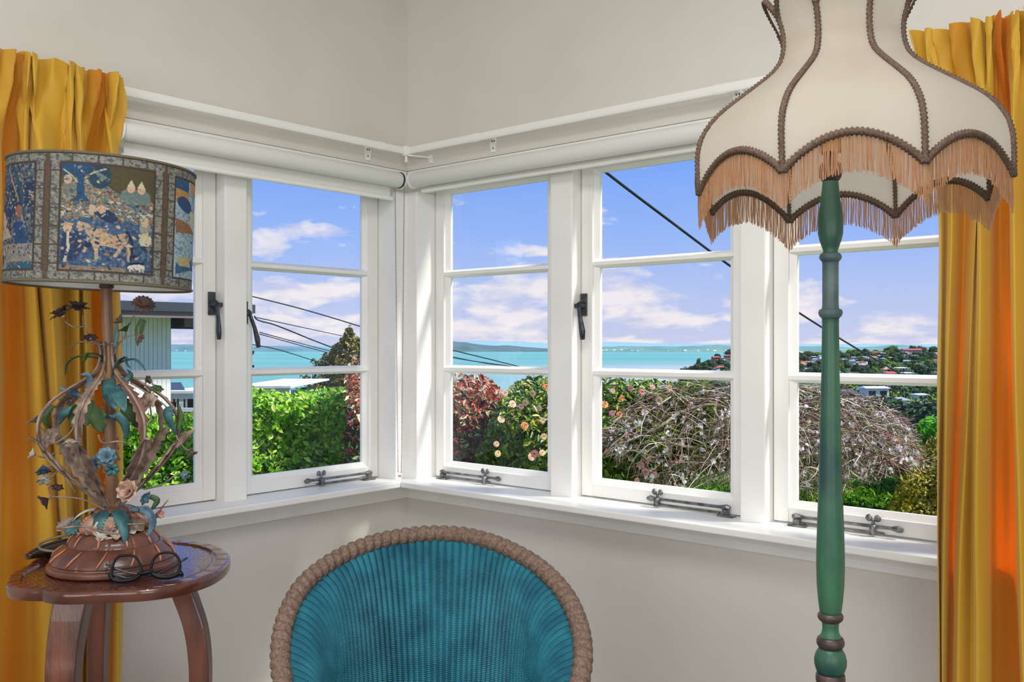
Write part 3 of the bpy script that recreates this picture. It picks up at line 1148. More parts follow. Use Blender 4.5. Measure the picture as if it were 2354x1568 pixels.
# pole
z0, z1 = ZB + 0.135, EYE + (HY - 652) * K
mb = MB()
pr = []
for i in range(24):
    z = z0 + (z1 - z0) * i / 23
    pr.append((0.0128 + (0.0012 if i % 8 == 3 else 0), z))
mb.lathe(pr, (lb[0], lb[1], 0), 20, axis=ORX)
mb.build('lamp_pole', M_pipe, tl, smooth=True)
mb = MB()
cz = ORX(z1)
mb.lathe([(0.013, z1 - 0.012), (0.0165, z1 - 0.010), (0.0165, z1 - 0.003), (0.012, z1 - 0.001), (0.012, z1 + 0.05), (0.016, z1 + 0.052), (0.016, z1 + 0.09)], (lb[0] + cz[0], lb[1] + cz[1], 0), 20)
mb.build('lamp_socket', M_collar, tl, smooth=True)
mb = MB()
mb.ball((lb[0] + cz[0], lb[1] + cz[1], z1 + 0.125), 0.032, 14)
mb.build('bulb', M_bulb, tl, smooth=True)


# ---- leaf, strap and flower makers
def strip(pts, wid, mat_, side, name, serr=0, cup=0.2, thick=0.0012):
    """ribbon leaf along pts; side = direction across; serr = toothed edge"""
    per = 6 if not serr else 10
    C_ = smooth_path(pts, per)
    n_ = len(C_)
    W_ = np.interp(np.linspace(0, 1, n_), np.linspace(0, 1, len(wid)), wid)
    rows_ = []
    for i in range(n_):
        t = C_[min(i + 1, n_ - 1)] - C_[max(i - 1, 0)]
        t = t / (np.linalg.norm(t) + 1e-9)
        s_ = np.asarray(side, float) if not callable(side) else side(i / (n_ - 1))
        s_ = s_ - t * s_.dot(t)
        s_ = s_ / (np.linalg.norm(s_) + 1e-9)
        nrm = np.cross(t, s_)
        w = W_[i]
        if serr:
            ph = (i % 5) / 5
            w = w * (0.58 + 0.62 * (1 - ph))
        rows_.append([C_[i] - s_ * w + nrm * w * cup, C_[i] - s_ * w * 0.5 + nrm * w * cup * 0.3, C_[i], C_[i] + s_ * w * 0.5 + nrm * w * cup * 0.3, C_[i] + s_ * w + nrm * w * cup])
    m_ = MB()
    m_.grid(np.array(rows_))
    return m_.build(name, mat_, tl, smooth=True, solid=thick)


def stem(pts, r=0.0018, m_=None):
    mb_ = MB()
    mb_.tube(smooth_path(pts, 7), r, 6)
    return mb_.build('tin_stem', m_ or M_taupe, tl, smooth=True)


def flower(c, up, r, n=8, mat_=None, opening=0.9, rows=1, name='tin_flower', cmat=None, pw=0.36):
    up = np.asarray(up, float)
    up = up / np.linalg.norm(up)
    a = np.cross(up, [0.3, 0.2, 0.9])
    a /= np.linalg.norm(a)
    b = np.cross(up, a)
    mb_ = MB()
    for rw in range(rows):
        op = opening * (1 - 0.4 * rw)
        for k2 in range(n):
            q = 2 * PI * (k2 + 0.5 * rw) / n + 0.3
            d = a * math.cos(q) + b * math.sin(q)
            s_ = -a * math.sin(q) + b * math.cos(q)
            R_ = []
            for f, w in ((0.08, 0.10), (0.4, pw), (0.75, pw * 0.85), (1.0, 0.03)):
                th = op * (0.35 + 0.65 * f)
                p = c + r * f * (d * math.sin(th) + up * math.cos(th))
                R_.append([p - s_ * w * r, p - up * 0.06 * r * math.cos(th), p + s_ * w * r])
            mb_.grid(np.array(R_))
    fo = mb_.build(name, mat_, tl, smooth=True, solid=0.0009)
    if cmat:
        m2 = MB()
        m2.ball(c + up * r * 0.12, r * 0.16, 8)
        m2.build('flower_heart', cmat, fo, smooth=True)
    return fo


zpx = lambda y: EYE - (y - HY) * K


def polar(rpx, y, ang):
    z = zpx(y)
    ax = ORX(z)
    d = RV * math.cos(ang) - FV * math.sin(ang)
    p = np.array([lb[0] + ax[0], lb[1] + ax[1], z]) + d * rpx * K
    return p


# cage of acanthus scrolls
NR = 7
for k_ in range(NR):
    a = 2 * PI * k_ / NR + 0.703
    sd = -RV * math.sin(a) - FV * math.cos(a)
    j = random.uniform(-8, 8)
    vein = [polar(r, y, a) for r, y in ((10, 1172), (42, 1140), (86, 1096), (128 + j, 1048), (148 + j, 1002), (146 + j, 955), (122, 918), (84, 890), (48, 868), (26, 846), (17, 815), (20, 786))]
    stem(vein, 0.0034)
    strip([polar(r, y, a) for r, y in ((22, 1160), (60, 1116), (102, 1066), (136 + j, 1020), (160 + j, 996), (174, 1000))], [0.006, 0.014, 0.0185, 0.017, 0.012, 0.002], M_taupe, sd, 'acanthus_leaf', serr=1, cup=0.35)
    strip([polar(r - 3, y, a) for r, y in ((146, 1005), (146, 960), (124, 922), (88, 894), (52, 872), (34, 862))], [0.004, 0.013, 0.015, 0.013, 0.010, 0.003], M_taupe if k_ % 2 else mat('rose_brown_tin', S(140, 100, 88), 0.5, S(98, 66, 58), 25), sd, 'acanthus_leaf', serr=1, cup=0.3)
# drooping verdigris straps at the foot, at the neck and above
for k_ in range(9):
    a = 2 * PI * k_ / 9 + 0.2
    sd = -RV * math.sin(a) - FV * math.cos(a)
    R_ = 58 + 34 * ((k_ * 5) % 3) / 2
    strip([polar(8, 1176, a), polar(R_ * .45, 1166, a), polar(R_ * .8, 1180, a), polar(R_, 1206, a), polar(R_ * 1.02, 1236, a)], [0.008, 0.015, 0.0165, 0.012, 0.002], M_teal if k_ != 4 else M_pale, sd, 'strap_leaf', cup=0.25)
for k_, (px, py, top) in enumerate(((150, 862, 818), (335, 852, 822), (188, 838, 812), (300, 846, 818))):
    sgn = 1 if px > 250 else -1
    strip([TL(252 + sgn * 4, 870), TL(252 + sgn * 16, top + 14, .01 * k_), TL((px + 252) / 2 + sgn * 14, top + 2, .02), TL(px - sgn * 8, top + 16, .03), TL(px, py, .03)], [0.005, 0.009, 0.010, 0.007, 0.001], M_teal if k_ % 2 else M_leafg, -FV, 'strap_leaf', cup=0.3)
strip([TL(248, 872, .03), TL(252, 905, .075), TL(266, 940, .10)][::-1] + [], [0.002, 0.016, 0.016], M_teal, RV, 'strap_leaf', cup=0.3)
strip([TL(262, 890, .05), TL(278, 918, .085), TL(288, 946, .10)], [0.014, 0.0155, 0.002], M_teal, RV, 'strap_leaf', cup=0.3)
for pts, w, m_ in (((TL(196, 905, .05), TL(206, 880, .05), TL(200, 862, .06), TL(178, 860, .06)), [0.003, 0.008, 0.006, 0.001], M_blue),
                   ((TL(288, 900, .03), TL(284, 880, .03), TL(300, 862, .03), TL(292, 850, .04)), [0.003, 0.008, 0.006, 0.001], M_teal),
                   ((TL(180, 915, .03), TL(168, 905, .03), TL(134, 890, .03)), [0.009, 0.011, 0.001], M_blue),
                   ((TL(112, 985, .0), TL(100, 960, .02), TL(116, 938, .02), TL(126, 934, .02)), [0.006, 0.010, 0.007, 0.001], M_leafg),
                   ((TL(136, 975, .04), TL(146, 950, .06), TL(166, 930, .05)), [0.002, 0.012, 0.002], M_teal),
                   ((TL(290, 1010, .06), TL(285, 975, .09), TL(262, 955, .10), TL(240, 962, .09)), [0.003, 0.012, 0.011, 0.001], M_teal),
                   ((TL(405, 1000, .0), TL(388, 965, .02), TL(386, 945, .02), TL(398, 940, .02)), [0.002, 0.010, 0.011, 0.003], M_teal),
                   ((TL(408, 990, .0), TL(414, 960, .0), TL(410, 930, .0)), [0.003, 0.008, 0.002], M_leafg),
                   ((TL(404, 1030, .0), TL(424, 1006, .0), TL(446, 988, .0)), [0.003, 0.010, 0.002], M_taupe),
                   ((TL(330, 735, .02), TL(320, 762, .02), TL(316, 795, .02)), [0.008, 0.010, 0.001], M_leafg),
                   ((TL(262, 800, .02), TL(268, 770, .02), TL(268, 735, .02)), [0.002, 0.006, 0.001], M_teal),
                   ((TL(345, 1175, .05), TL(360, 1150, .05), TL(330, 1138, .05)), [0.001, 0.008, 0.003], M_leafg),
                   ((TL(300, 1172, .07), TL(336, 1172, .07), TL(352, 1200, .07), TL(338, 1236, .07)), [0.003, 0.010, 0.009, 0.001], M_blue)):
    strip(list(pts), w, m_, RV, 'tin_leaf', cup=0.3)
# broad green leaves inside the cage
for c, ang in (((228, 965, .07), 0.4), ((204, 950, .05), -0.6), ((300, 945, .05), 0.9), ((178, 955, .03), -1.0), ((318, 960, .03), 0.6)):
    p = TL(*c)
    d = np.array([0, 0, -1]) * math.cos(ang * .4) + RV * math.sin(ang) * 0.5
    strip([p - d * 0.030, p - d * 0.010, p + d * 0.012, p + d * 0.030], [0.004, 0.020, 0.017, 0.002], M_leafg, RV, 'broad_leaf', serr=0, cup=0.25)
# stems of the upper flowers
stem([TL(232, 812), TL(208, 788, .01), TL(176, 788, .02), TL(164, 806, .02)][:3] + [TL(163, 802, .02)])
stem([TL(236, 800), TL(222, 790), TL(196, 760, .01), TL(190, 725, .02)])
stem([TL(192, 750, .02), TL(170, 752, .02), TL(148, 738, .03)])
stem([TL(262, 815), TL(270, 790, .01), TL(300, 772, .02), TL(318, 770, .02), TL(318, 745, .02)])
stem([TL(264, 800), TL(286, 775), TL(291, 755, .01), TL(310, 722, .02)])
stem([TL(250, 835), TL(268, 800, .015), TL(262, 790, .02), TL(240, 792, .02), TL(215, 790, .02)])
stem([TL(300, 880, .02), TL(352, 912, .02), TL(385, 940, .01), TL(402, 990, .0), TL(408, 1010)])
stem([TL(344, 902, .02), TL(334, 886, .02), TL(342, 872, .02), TL(360, 898, .02)])
stem([TL(408, 1008), TL(424, 1030), TL(438, 1036)])
stem([TL(330, 1125, .03), TL(370, 1115), TL(400, 1095), TL(416, 1086)])
stem([TL(255, 1180, .03), TL(190, 1148, .04), TL(125, 1142, .04)])
stem([TL(125, 1142, .04), TL(112, 1146, .04)])
stem([TL(118, 1142, .04), TL(112, 1120, .03), TL(130, 1128, .04)])
stem([TL(130, 1060), TL(112, 1072, .01), TL(98, 1068, .0)])
stem([TL(128, 1040), TL(104, 1052), TL(82, 1046)])
stem([TL(135, 1080, .01), TL(118, 1096, .02), TL(104, 1090, .02)])
stem([TL(175, 1135, .02), TL(138, 1080), TL(100, 1045)])
stem([TL(118, 1015), TL(104, 995), TL(84, 972)])
stem([TL(290, 1018, .08), TL(268, 1015, .09), TL(236, 1018, .09), TL(226, 1000, .09)])
stem([TL(130, 1018, .06), TL(150, 1005, .06), TL(165, 990, .06), TL(174, 968, .06)])
stem([TL(255, 1205, .06), TL(310, 1205, .06), TL(345, 1203, .05)])
stem([TL(310, 1195, .05), TL(312, 1178, .05)])
stem([TL(358, 1192, .04), TL(368, 1172, .03), TL(386, 1150, .03)])
stem([TL(300, 975, .04), TL(318, 985, .05), TL(346, 965, .04), TL(344, 928, .04)])
# flowers: (px, py, off), up vector (right, viewer, z), radius, petals ...
U = lambda r_, f_, z_: RV * r_ - FV * f_ + np.array([0, 0, z_])
for c, up, r, n_, m_, op, rw, cm in (
        ((178, 716, .02), U(.15, .1, 1), 0.030, 10, M_dark, 1.25, 2, M_pink), ((146, 728, .03), U(-.5, .2, .9), 0.030, 9, M_dark, 1.3, 2, M_pale),
        ((328, 708, .02), U(.35, .5, .8), 0.030, 12, mat('mauve_tin', S(136, 104, 100), 0.5, S(92, 74, 70), 25), 1.25, 2, M_pink),
        ((208, 782, .03), U(.2, .5, .9), 0.019, 7, M_dark, 1.2, 1, M_pale), ((292, 762, .03), U(-.5, .2, .8), 0.022, 6, M_leafg, 1.0, 1, None),
        ((312, 772, .03), U(.9, .2, -.5), 0.020, 6, M_taupe, 0.7, 1, None), ((282, 742, .02), U(-.6, .4, .6), 0.022, 6, M_taupe, 0.8, 1, None),
        ((84, 972, .0), U(-.5, .2, .8), 0.024, 7, M_taupe, 1.0, 1, None), ((82, 1046, .0), U(-.9, .2, .4), 0.018, 6, M_pale, 0.9, 1, M_dark),
        ((98, 1070, .0), U(.3, .4, -.8), 0.026, 6, M_blue, 0.8, 1, None), ((118, 1008, .03), U(-.3, .7, .3), 0.028, 7, M_taupe, 1.3, 1, None),
        ((164, 1006, .06), U(.1, .5, -.9), 0.027, 6, M_pale, 0.75, 1, M_dark), ((246, 1052, .09), U(.2, .9, .4), 0.026, 8, M_blue, 1.25, 2, M_leafg),
        ((224, 1066, .09), U(-.4, .9, .1), 0.021, 7, M_blue, 1.2, 1, M_dark), ((258, 1078, .09), U(.3, .8, -.3), 0.018, 6, M_teal, 1.2, 1, None),
        ((304, 1130, .08), U(-.15, .95, .25), 0.036, 9, mat('cream_rose_tin', S(206, 176, 156), 0.5, S(120, 80, 70), 60), 0.85, 2, M_dark), ((326, 1140, .06), U(.7, .3, -.3), 0.022, 6, M_blue, 0.9, 1, None),
        ((104, 1090, .02), U(.1, .5, -.8), 0.028, 6, M_pale, 0.7, 1, None), ((112, 1146, .04), U(-.7, .3, -.5), 0.026, 6, M_dark, 0.9, 1, None),
        ((130, 1128, .04), U(.3, .3, .8), 0.018, 6, M_dark, 1.0, 1, None), ((312, 1178, .05), U(0, .2, 1), 0.018, 7, M_pink, 1.1, 1, None),
        ((358, 1184, .04), U(.8, .3, .2), 0.020, 6, M_pink, 0.6, 1, M_dark), ((344, 928, .04), U(-.1, .8, .5), 0.028, 7, M_taupe, 1.1, 1, None),
        ((360, 898, .02), U(.4, .4, .8), 0.017, 6, M_leafg, 1.2, 1, M_dark), ((334, 876, .02), U(.8, .2, .3), 0.016, 5, M_dark, 0.8, 1, None),
        ((416, 1086, .0), U(.8, .2, -.5), 0.022, 5, M_blue, 0.5, 1, None), ((438, 1036, .0), U(.5, .2, -.8), 0.018, 6, M_taupe, 0.9, 1, None),
        ((384, 960, .0), U(.5, .3, .8), 0.016, 6, M_dark, 1.0, 1, None), ((170, 925, .04), U(-.3, .6, .5), 0.018, 6, M_dark, 1.0, 1, None)):
    flower(TL(*c), up, r, n_, m_, op, rw, cmat=cm)
# ruffled tin collar just above the carved base
for px, py, off, ang, m_ in ((150, 1206, .05, -1.0, M_taupe), (168, 1214, .06, -.6, M_teal), (195, 1226, .08, -.5, M_taupe), (228, 1216, .10, 0, M_taupe), (252, 1210, .12, .1, M_taupe), (236, 1226, .125, -.1, M_pale), (268, 1222, .12, .3, M_taupe), (212, 1212, .11, -.3, M_taupe), (300, 1212, .07, .8, M_pale), (318, 1206, .06, .9, M_taupe), (205, 1204, .06, -.4, M_pink), (286, 1224, .08, .6, M_pink)):
    p = TL(px, py, off * 0.6)
    d = RV * math.sin(ang) * 0.8 - FV * 0.5 + np.array([0, 0, -.55])
    d /= np.linalg.norm(d)
    strip([p - d * 0.024, p - d * 0.008, p + d * 0.008, p + d * 0.022], [0.005, 0.013, 0.014, 0.003], m_, RV * math.cos(ang * .5) + FV * .2, 'ruffled_leaf', serr=1, cup=0.3)
stem([TL(225, 1200, .07), TL(215, 1222, .075), TL(235, 1237, .08), TL(262, 1234, .08), TL(276, 1214, .07)], 0.0028, M_pale)
stem([TL(130, 1216, .05), TL(190, 1210, .08), TL(225, 1220, .1), TL(270, 1228, .1)], 0.0026, M_taupe)
mb = MB()
mb.tube(smooth_path([at(262, 1225, 2.22), at(205, 1226, 2.27), at(150, 1231, 2.28), at(106, 1243, 2.27), at(89, 1254, 2.25), at(98, 1264, 2.22), at(140, 1269, 2.20), at(190, 1272, 2.20)], 8), 0.0032, 8)
mb.build('cord', mat('grey_cord', S(120, 116, 100), 0.45), tl, smooth=True)

# ---- tapestry drum shade, printed pattern as a colour attribute
NU, NV = 720, 216
sq = np.arange(NU) / NU * 5.0
PANW = 1.0
rs = np.random.default_rng(11)


def blur(a, k_=1):
    for _ in range(k_):
        a = (a + np.roll(a, 1, 0) + np.roll(a, -1, 0) + np.roll(a, 1, 1) + np.roll(a, -1, 1)) / 5
    return a


def lin(c):
    return np.array(S(*c)[:3])


PW, PH = NU // 5, NV
img = np.zeros((NV, NU, 3))
yy, xx = np.mgrid[0:PH, 0:PW]
sx_ = (xx + 0.5) / PW
ty_ = (yy + 0.5) / PH


def paint_panel(kind, seed):
    g = np.random.default_rng(seed)
    im = np.zeros((PH, PW, 3)) + lin((108, 104, 98))
    n1_ = blur(g.random((PH, PW)), 1)
    n2_ = blur(g.random((PH, PW)), 3)
    n2_ = (n2_ - n2_.min()) / (n2_.max() - n2_.min())

    def put(mask, c, mott=0.35):
        k2 = (1 - mott + 2 * mott * n1_)[..., None]
        im[mask] = (lin(c) * k2)[mask]

    def ell(cx_, cy_, rx, ry, rot=0.0):
        a = math.radians(rot)
        # x is scaled to the panel's true proportion
        dx, dy = (sx_ - cx_) * 0.98, ty_ - cy_
        u, v = dx * math.cos(a) + dy * math.sin(a), -dx * math.sin(a) + dy * math.cos(a)
        return (u / rx) ** 2 + (v / ry) ** 2 < 1

    def poly(P_):
        ins = np.zeros((PH, PW), bool)
        n_ = len(P_)
        for i in range(n_):
            (xa, ya), (xb, yb) = P_[i], P_[(i + 1) % n_]
            if ya == yb:
                continue
            c = ((ya > ty_) != (yb > ty_)) & (sx_ < (xb - xa) * (ty_ - ya) / (yb - ya) + xa)
            ins ^= c
        return ins

    def line(P_, w):
        mk = np.zeros((PH, PW), bool)
        for (xa, ya), (xb, yb) in zip(P_[:-1], P_[1:]):
            L2 = (xb - xa) ** 2 + (yb - ya) ** 2 + 1e-9
            t = np.clip(((sx_ - xa) * (xb - xa) + (ty_ - ya) * (yb - ya)) / L2, 0, 1)
            mk |= np.hypot(sx_ - xa - t * (xb - xa), ty_ - ya - t * (yb - ya)) < w
        return mk

    # cartouche border of grey tablets on brown lines
    tab_v = ((ty_ * 7.0) % 1 > 0.08)
    tab_h = ((sx_ * 5.0) % 1 > 0.07)
    put(np.ones_like(sx_, bool), (84, 70, 60), 0.25)
    bl = (sx_ < 0.105) & (sx_ > 0.035) & tab_v
    br_ = (sx_ > 0.895) & (sx_ < 0.965) & tab_v
    bt = (ty_ < 0.072) & (ty_ > 0.018) & tab_h
    bb = (ty_ > 0.928) & (ty_ < 0.982) & tab_h
    put(bl | br_ | bt | bb, (140, 136, 128), 0.75)
    put((bl | br_ | bt | bb) & (n2_ > .58), (92, 92, 92), 0.5)
    put((sx_ < 0.020) | (sx_ > 0.980), (98, 78, 62), 0.5)
    ins = (sx_ > 0.125) & (sx_ < 0.875) & (ty_ > 0.092) & (ty_ < 0.908)
    put((sx_ > 0.112) & (sx_ < 0.888) & (ty_ > 0.082) & (ty_ < 0.918), (70, 56, 48), 0.2)
    X = lambda s_: 0.125 + 0.75 * s_
    Y = lambda t_: 0.092 + 0.816 * t_
    MP = lambda P_: [(X(a), Y(b)) for a, b in P_]
    if kind == 0:
        put(ins, (98, 112, 122), 0.5)
        put(ins & (ty_ < Y(.30)), (84, 74, 48), 0.25)
        hill = poly(MP([(0, .2), (.25, .14), (.42, .16), (.64, .275), (1, .30), (1, .55), (0, .55)]))
        put(ins & hill, (150, 138, 122), 0.6)
        put(ins & hill & (n2_ > 0.56), (84, 106, 112), 0.4)
        put(ins & hill & (n2_ < 0.36), (120, 84, 66), 0.5)
        low = ins & (ty_ > Y(.52))
        put(low, (66, 90, 124), 0.4)
        put(low & (n2_ > 0.62), (44, 64, 100), 0.35)
        put(low & (n2_ < 0.28), (118, 132, 150), 0.3)
        put(ins & (ty_ > Y(.36)) & (ty_ < Y(.52)) & (n2_ > .5), (70, 98, 110), 0.4)
        put(ins & (ty_ > Y(.40)) & (ty_ < Y(.50)) & (n2_ > .62), (196, 184, 160), 0.3)
        # tree
        put(ins & ell(X(.19), Y(.035), .165, .09), (40, 76, 112), 0.45)
        put(ins & ell(X(.40), Y(.10), .09, .10), (38, 66, 84), 0.5)
        for q in range(6):
            put(ins & line(MP([(.34 + .028 * q, .05 + .012 * q), (.42 + .012 * q, .15 - .008 * q)]), .0035), (128, 140, 132), 0.2)
        put(ins & poly(MP([(.155, .02), (.245, .02), (.245, .2), (.255, .30), (.32, .355), (.10, .355), (.165, .30), (.17, .12)])), (38, 74, 110), 0.35)
        put(ins & line(MP([(.02, .06), (.12, .12), (.165, .17)]), .006), (190, 176, 150), 0.2)
        put(ins & line(MP([(.46, .03), (.32, .08), (.25, .13)]), .006), (190, 176, 150), 0.2)
        # onlookers
        put(ins & ell(X(.07), Y(.23), .045, .06), (120, 118, 108), 0.4)
        put(ins & ell(X(.07), Y(.15), .034, .036), (206, 166, 142), 0.25)
        for cx_ in (.735, .85):
            put(ins & ell(X(cx_), Y(.265), .085, .06), (110, 124, 122), 0.4)
            put(ins & ell(X(cx_), Y(.19), .034, .036), (208, 168, 140), 0.25)
            put(ins & poly(MP([(cx_ - .045, .175), (cx_, .105), (cx_ + .045, .175)])), (206, 196, 166), 0.2)
        # rider
        put(ins & ell(X(.49), Y(.475), .085, .045, 20), (36, 52, 86), 0.3)
        put(ins & ell(X(.43), Y(.415), .032, .032), (204, 162, 136), 0.25)
        put(ins & ell(X(.335), Y(.425), .030, .042), (196, 168, 140), 0.3)
        # horse
        B = (188, 158, 130)
        put(ins & poly(MP([(.30, .57), (.36, .60), (.42, .60), (.66, .60), (.72, .66), (.71, .74), (.60, .78), (.46, .76), (.38, .79), (.31, .72), (.285, .64)])), B, 0.35)
        put(ins & poly(MP([(.17, .60), (.20, .54), (.30, .56), (.36, .62), (.30, .70), (.26, .61), (.20, .645)])), B, 0.3)
        for a in ((.36, .74, .385, .90), (.30, .70, .26, .82), (.66, .73, .58, .85), (.70, .72, .73, .88)):
            put(ins & line(MP([(a[0], a[1]), ((a[0] + a[2]) / 2 + .015, (a[1] + a[3]) / 2), (a[2], a[3])]), .013), B, 0.3)
        put(ins & ((n2_ > .6)) & poly(MP([(.34, .64), (.70, .64), (.70, .76), (.34, .76)])), (150, 104, 78), 0.3)
        put(ins & poly(MP([(.46, .555), (.68, .555), (.69, .62), (.58, .655), (.49, .64)])), (70, 92, 128), 0.35)
        put(ins & line(MP([(.71, .62), (.76, .70), (.765, .80), (.75, .88)]), .010), (26, 38, 66), 0.2)
        # groom with white sash
        put(ins & poly(MP([(.02, .67), (.10, .62), (.24, .64), (.26, .80), (.16, .92), (.02, .92)])), (38, 58, 92), 0.35)
        put(ins & line(MP([(.085, .66), (.095, .80), (.06, .92)]), .011), (200, 190, 168), 0.25)
        put(ins & ell(X(.08), Y(.61), .036, .036), (208, 168, 140), 0.25)
        put(ins & ell(X(.08), Y(.575), .05, .014), (190, 160, 130), 0.2)
        # attendant on the right
        put(ins & ell(X(.91), Y(.56), .05, .06), (150, 150, 140), 0.3)
        put(ins & ell(X(.905), Y(.50), .032, .036), (206, 172, 140), 0.25)
        put(ins & ell(X(.92), Y(.68), .055, .06), (206, 190, 160), 0.3)
        put(ins & poly(MP([(.86, .73), (.99, .73), (1, .80), (.87, .79)])), (38, 62, 92), 0.3)
        put(ins & line(MP([(.89, .79), (.89, .86)]), .010), (90, 116, 130), 0.3)
        put(ins & line(MP([(.96, .79), (.96, .86)]), .010), (90, 116, 130), 0.3)
        # hounds
        put(ins & ell(X(.82), Y(.945), .075, .022, -6), (214, 208, 196), 0.3)
        put(ins & line(MP([(.74, .92), (.80, .905), (.90, .905)]), .007), (24, 28, 44), 0.2)
        for q in (.76, .80, .87, .91):
            put(ins & line(MP([(q, .94), (q - .01, .985)]), .006), (206, 200, 190), 0.2)
        put(ins & ell(X(.30), Y(.76), .028, .024), (26, 40, 70), 0.2)
        put(ins & ell(X(.80), Y(.85), .022, .018), (26, 32, 54), 0.2)
        bot = ins & (ty_ > Y(.94 + 0.02)) & (sx_ < X(.7))
        put(bot, (140, 120, 104), 0.6)
    elif kind == 1:
        put(ins, (92, 96, 104), 0.55)
        put(ins & (n2_ > .58), (36, 62, 96), 0.45)
        put(ins & (n2_ < .33), (168, 150, 134), 0.4)
        put(ins & (ty_ > Y(.18)) & (ty_ < Y(.42)) & (n2_ > .42), (34, 54, 86), 0.5)
        put(ins & line(MP([(.5, .03), (.72, .30), (.84, .55), (.90, .80)]), .010), (160, 140, 124), 0.3)
        put(ins & line(MP([(.62, .02), (.80, .26), (.86, .50)]), .018), (44, 80, 108), 0.4)
        for q in (.25, .60):
            put(ins & ell(X(q), Y(.43), .16, .05, -10), (36, 56, 96), 0.4)
            put(ins & line(MP([(q - .02, .44), (q - .03, .66)]), .022), (32, 46, 80), 0.3)
        put(ins & ell(X(.33), Y(.52), .10, .06, 30), (204, 170, 150), 0.3)
        put(ins & poly(MP([(.0, .62), (.5, .60), (.62, .70), (.1, .73)])), (186, 168, 148), 0.4)
        put(ins & ell(X(.76), Y(.45), .05, .05), (150, 96, 84), 0.3)
        put(ins & poly(MP([(.66, .55), (.84, .55), (.96, .84), (.72, .86)])), (34, 70, 118), 0.35)
        put(ins & (ty_ > Y(.76)) & (n2_ > .40), (150, 138, 130), 0.5)
        put(ins & poly(MP([(.25, .80), (.46, .80), (.40, .92), (.35, .99), (.30, .92)])), (34, 46, 66), 0.3)
        put(ins & ell(X(.37), Y(.84), .05, .03), (176, 164, 150), 0.3)
        put(ins & poly(MP([(.5, .94), (1, .93), (1, 1), (.5, 1)])), (46, 92, 118), 0.3)
    else:
        put(ins, (170, 186, 198), 0.35)
        put(ins & (n2_ > .60), (120, 146, 164), 0.35)
        put(ins & (ty_ < Y(.13)) & (sx_ < X(.30)), (52, 86, 128), 0.5)
        put(ins & (ty_ < Y(.12)) & (sx_ > X(.36)), (204, 142, 98), 0.5)
        put(ins & (ty_ < Y(.16)) & (ty_ > Y(.10)) & (sx_ > X(.40)) & (n2_ > .5), (90, 130, 156), 0.4)
        put(ins & poly(MP([(0, .10), (.32, .12), (.28, .22), (0, .22)])), (192, 140, 86), 0.5)
        put(ins & ell(X(.22), Y(.25), .14, .06, 10), (46, 74, 120), 0.4)
        put(ins & poly(MP([(.35, .30), (.62, .30), (.66, .50), (.44, .52)])), (212, 198, 170), 0.35)
        put(ins & poly(MP([(.0, .40), (.30, .43), (.60, .52), (.02, .55)])), (150, 106, 74), 0.45)
        put(ins & ell(X(.66), Y(.40), .04, .04), (112, 66, 60), 0.3)
        put(ins & poly(MP([(.74, .38), (.92, .40), (.95, .56), (.72, .54)])), (206, 216, 220), 0.25)
        put(ins & ell(X(.48), Y(.615), .05, .010), (70, 100, 130), 0.2)
        put(ins & poly(MP([(.04, .86), (.5, .80), (.62, .90), (.34, .92), (.04, .97)])), (60, 96, 138), 0.4)
        put(ins & poly(MP([(.05, .80), (.38, .78), (.44, .88), (.10, .88)])), (196, 176, 130), 0.4)
        put(ins & poly(MP([(.55, .72), (.62, .68), (.66, .82), (.56, .84)])), (96, 132, 164), 0.3)
        put(ins & line(MP([(.5, .90), (.74, .90), (.86, .83)]), .008), (52, 78, 110), 0.2)
    # woven flecks and small motifs all over the scene
    if kind != 2:
        for q in range(260):
            cx_, cy_ = g.uniform(.12, .88), g.uniform(.09, .91)
            c = [(196, 176, 148), (40, 56, 84), (120, 134, 138), (150, 108, 84), (70, 96, 120)][g.integers(0, 5)]
            put(ins & ell(cx_, cy_, g.uniform(.006, .022), g.uniform(.004, .012), g.uniform(-60, 60)) & ((ty_ > .36) | (sx_ < .5)), c, 0.4)
    im *= (0.80 + 0.4 * g.random((PH, PW)))[..., None]
    return im * np.array([0.86, 0.92, 0.92])


kinds = [0, 2, 0, 0, 1]
for i in range(5):
    img[:, i * PW:(i + 1) * PW] = paint_panel(kinds[i], 40 + i)
img[:4] = lin((88, 78, 66))
img[-4:] = lin((92, 86, 78))
M_shade = mat('printed_tapestry_cloth', S(120, 120, 120), 0.8, attr=True, transl=0.22, bump=0.15, bscale=500)
M_lining = mat('white_shade_lining', S(226, 228, 226), 0.8, transl=0.3, tcol=S(225, 230, 235))
RSD = 0.2005
zb_, zt_ = EYE + 0.1335, EYE + 0.4060
sc0 = at(235, 791, 2.15)
TIL = math.radians(1.9)


def drum(a, h, r):
    """a: angle to the right of the viewer's direction; h: 0 bottom .. 1 top"""
    x, y = r * math.sin(a), r * math.cos(a)          # right, towards viewer
    z = zb_ + (zt_ - zb_) * h
    zc2 = (zb_ + zt_) / 2
    X_ = x * math.cos(TIL) + (z - zc2) * math.sin(TIL)
    Z_ = -x * math.sin(TIL) + (z - zc2) * math.cos(TIL) + zc2
    return np.array([sc0[0], sc0[1], 0]) + RV * X_ - FV * y + np.array([0, 0, Z_])


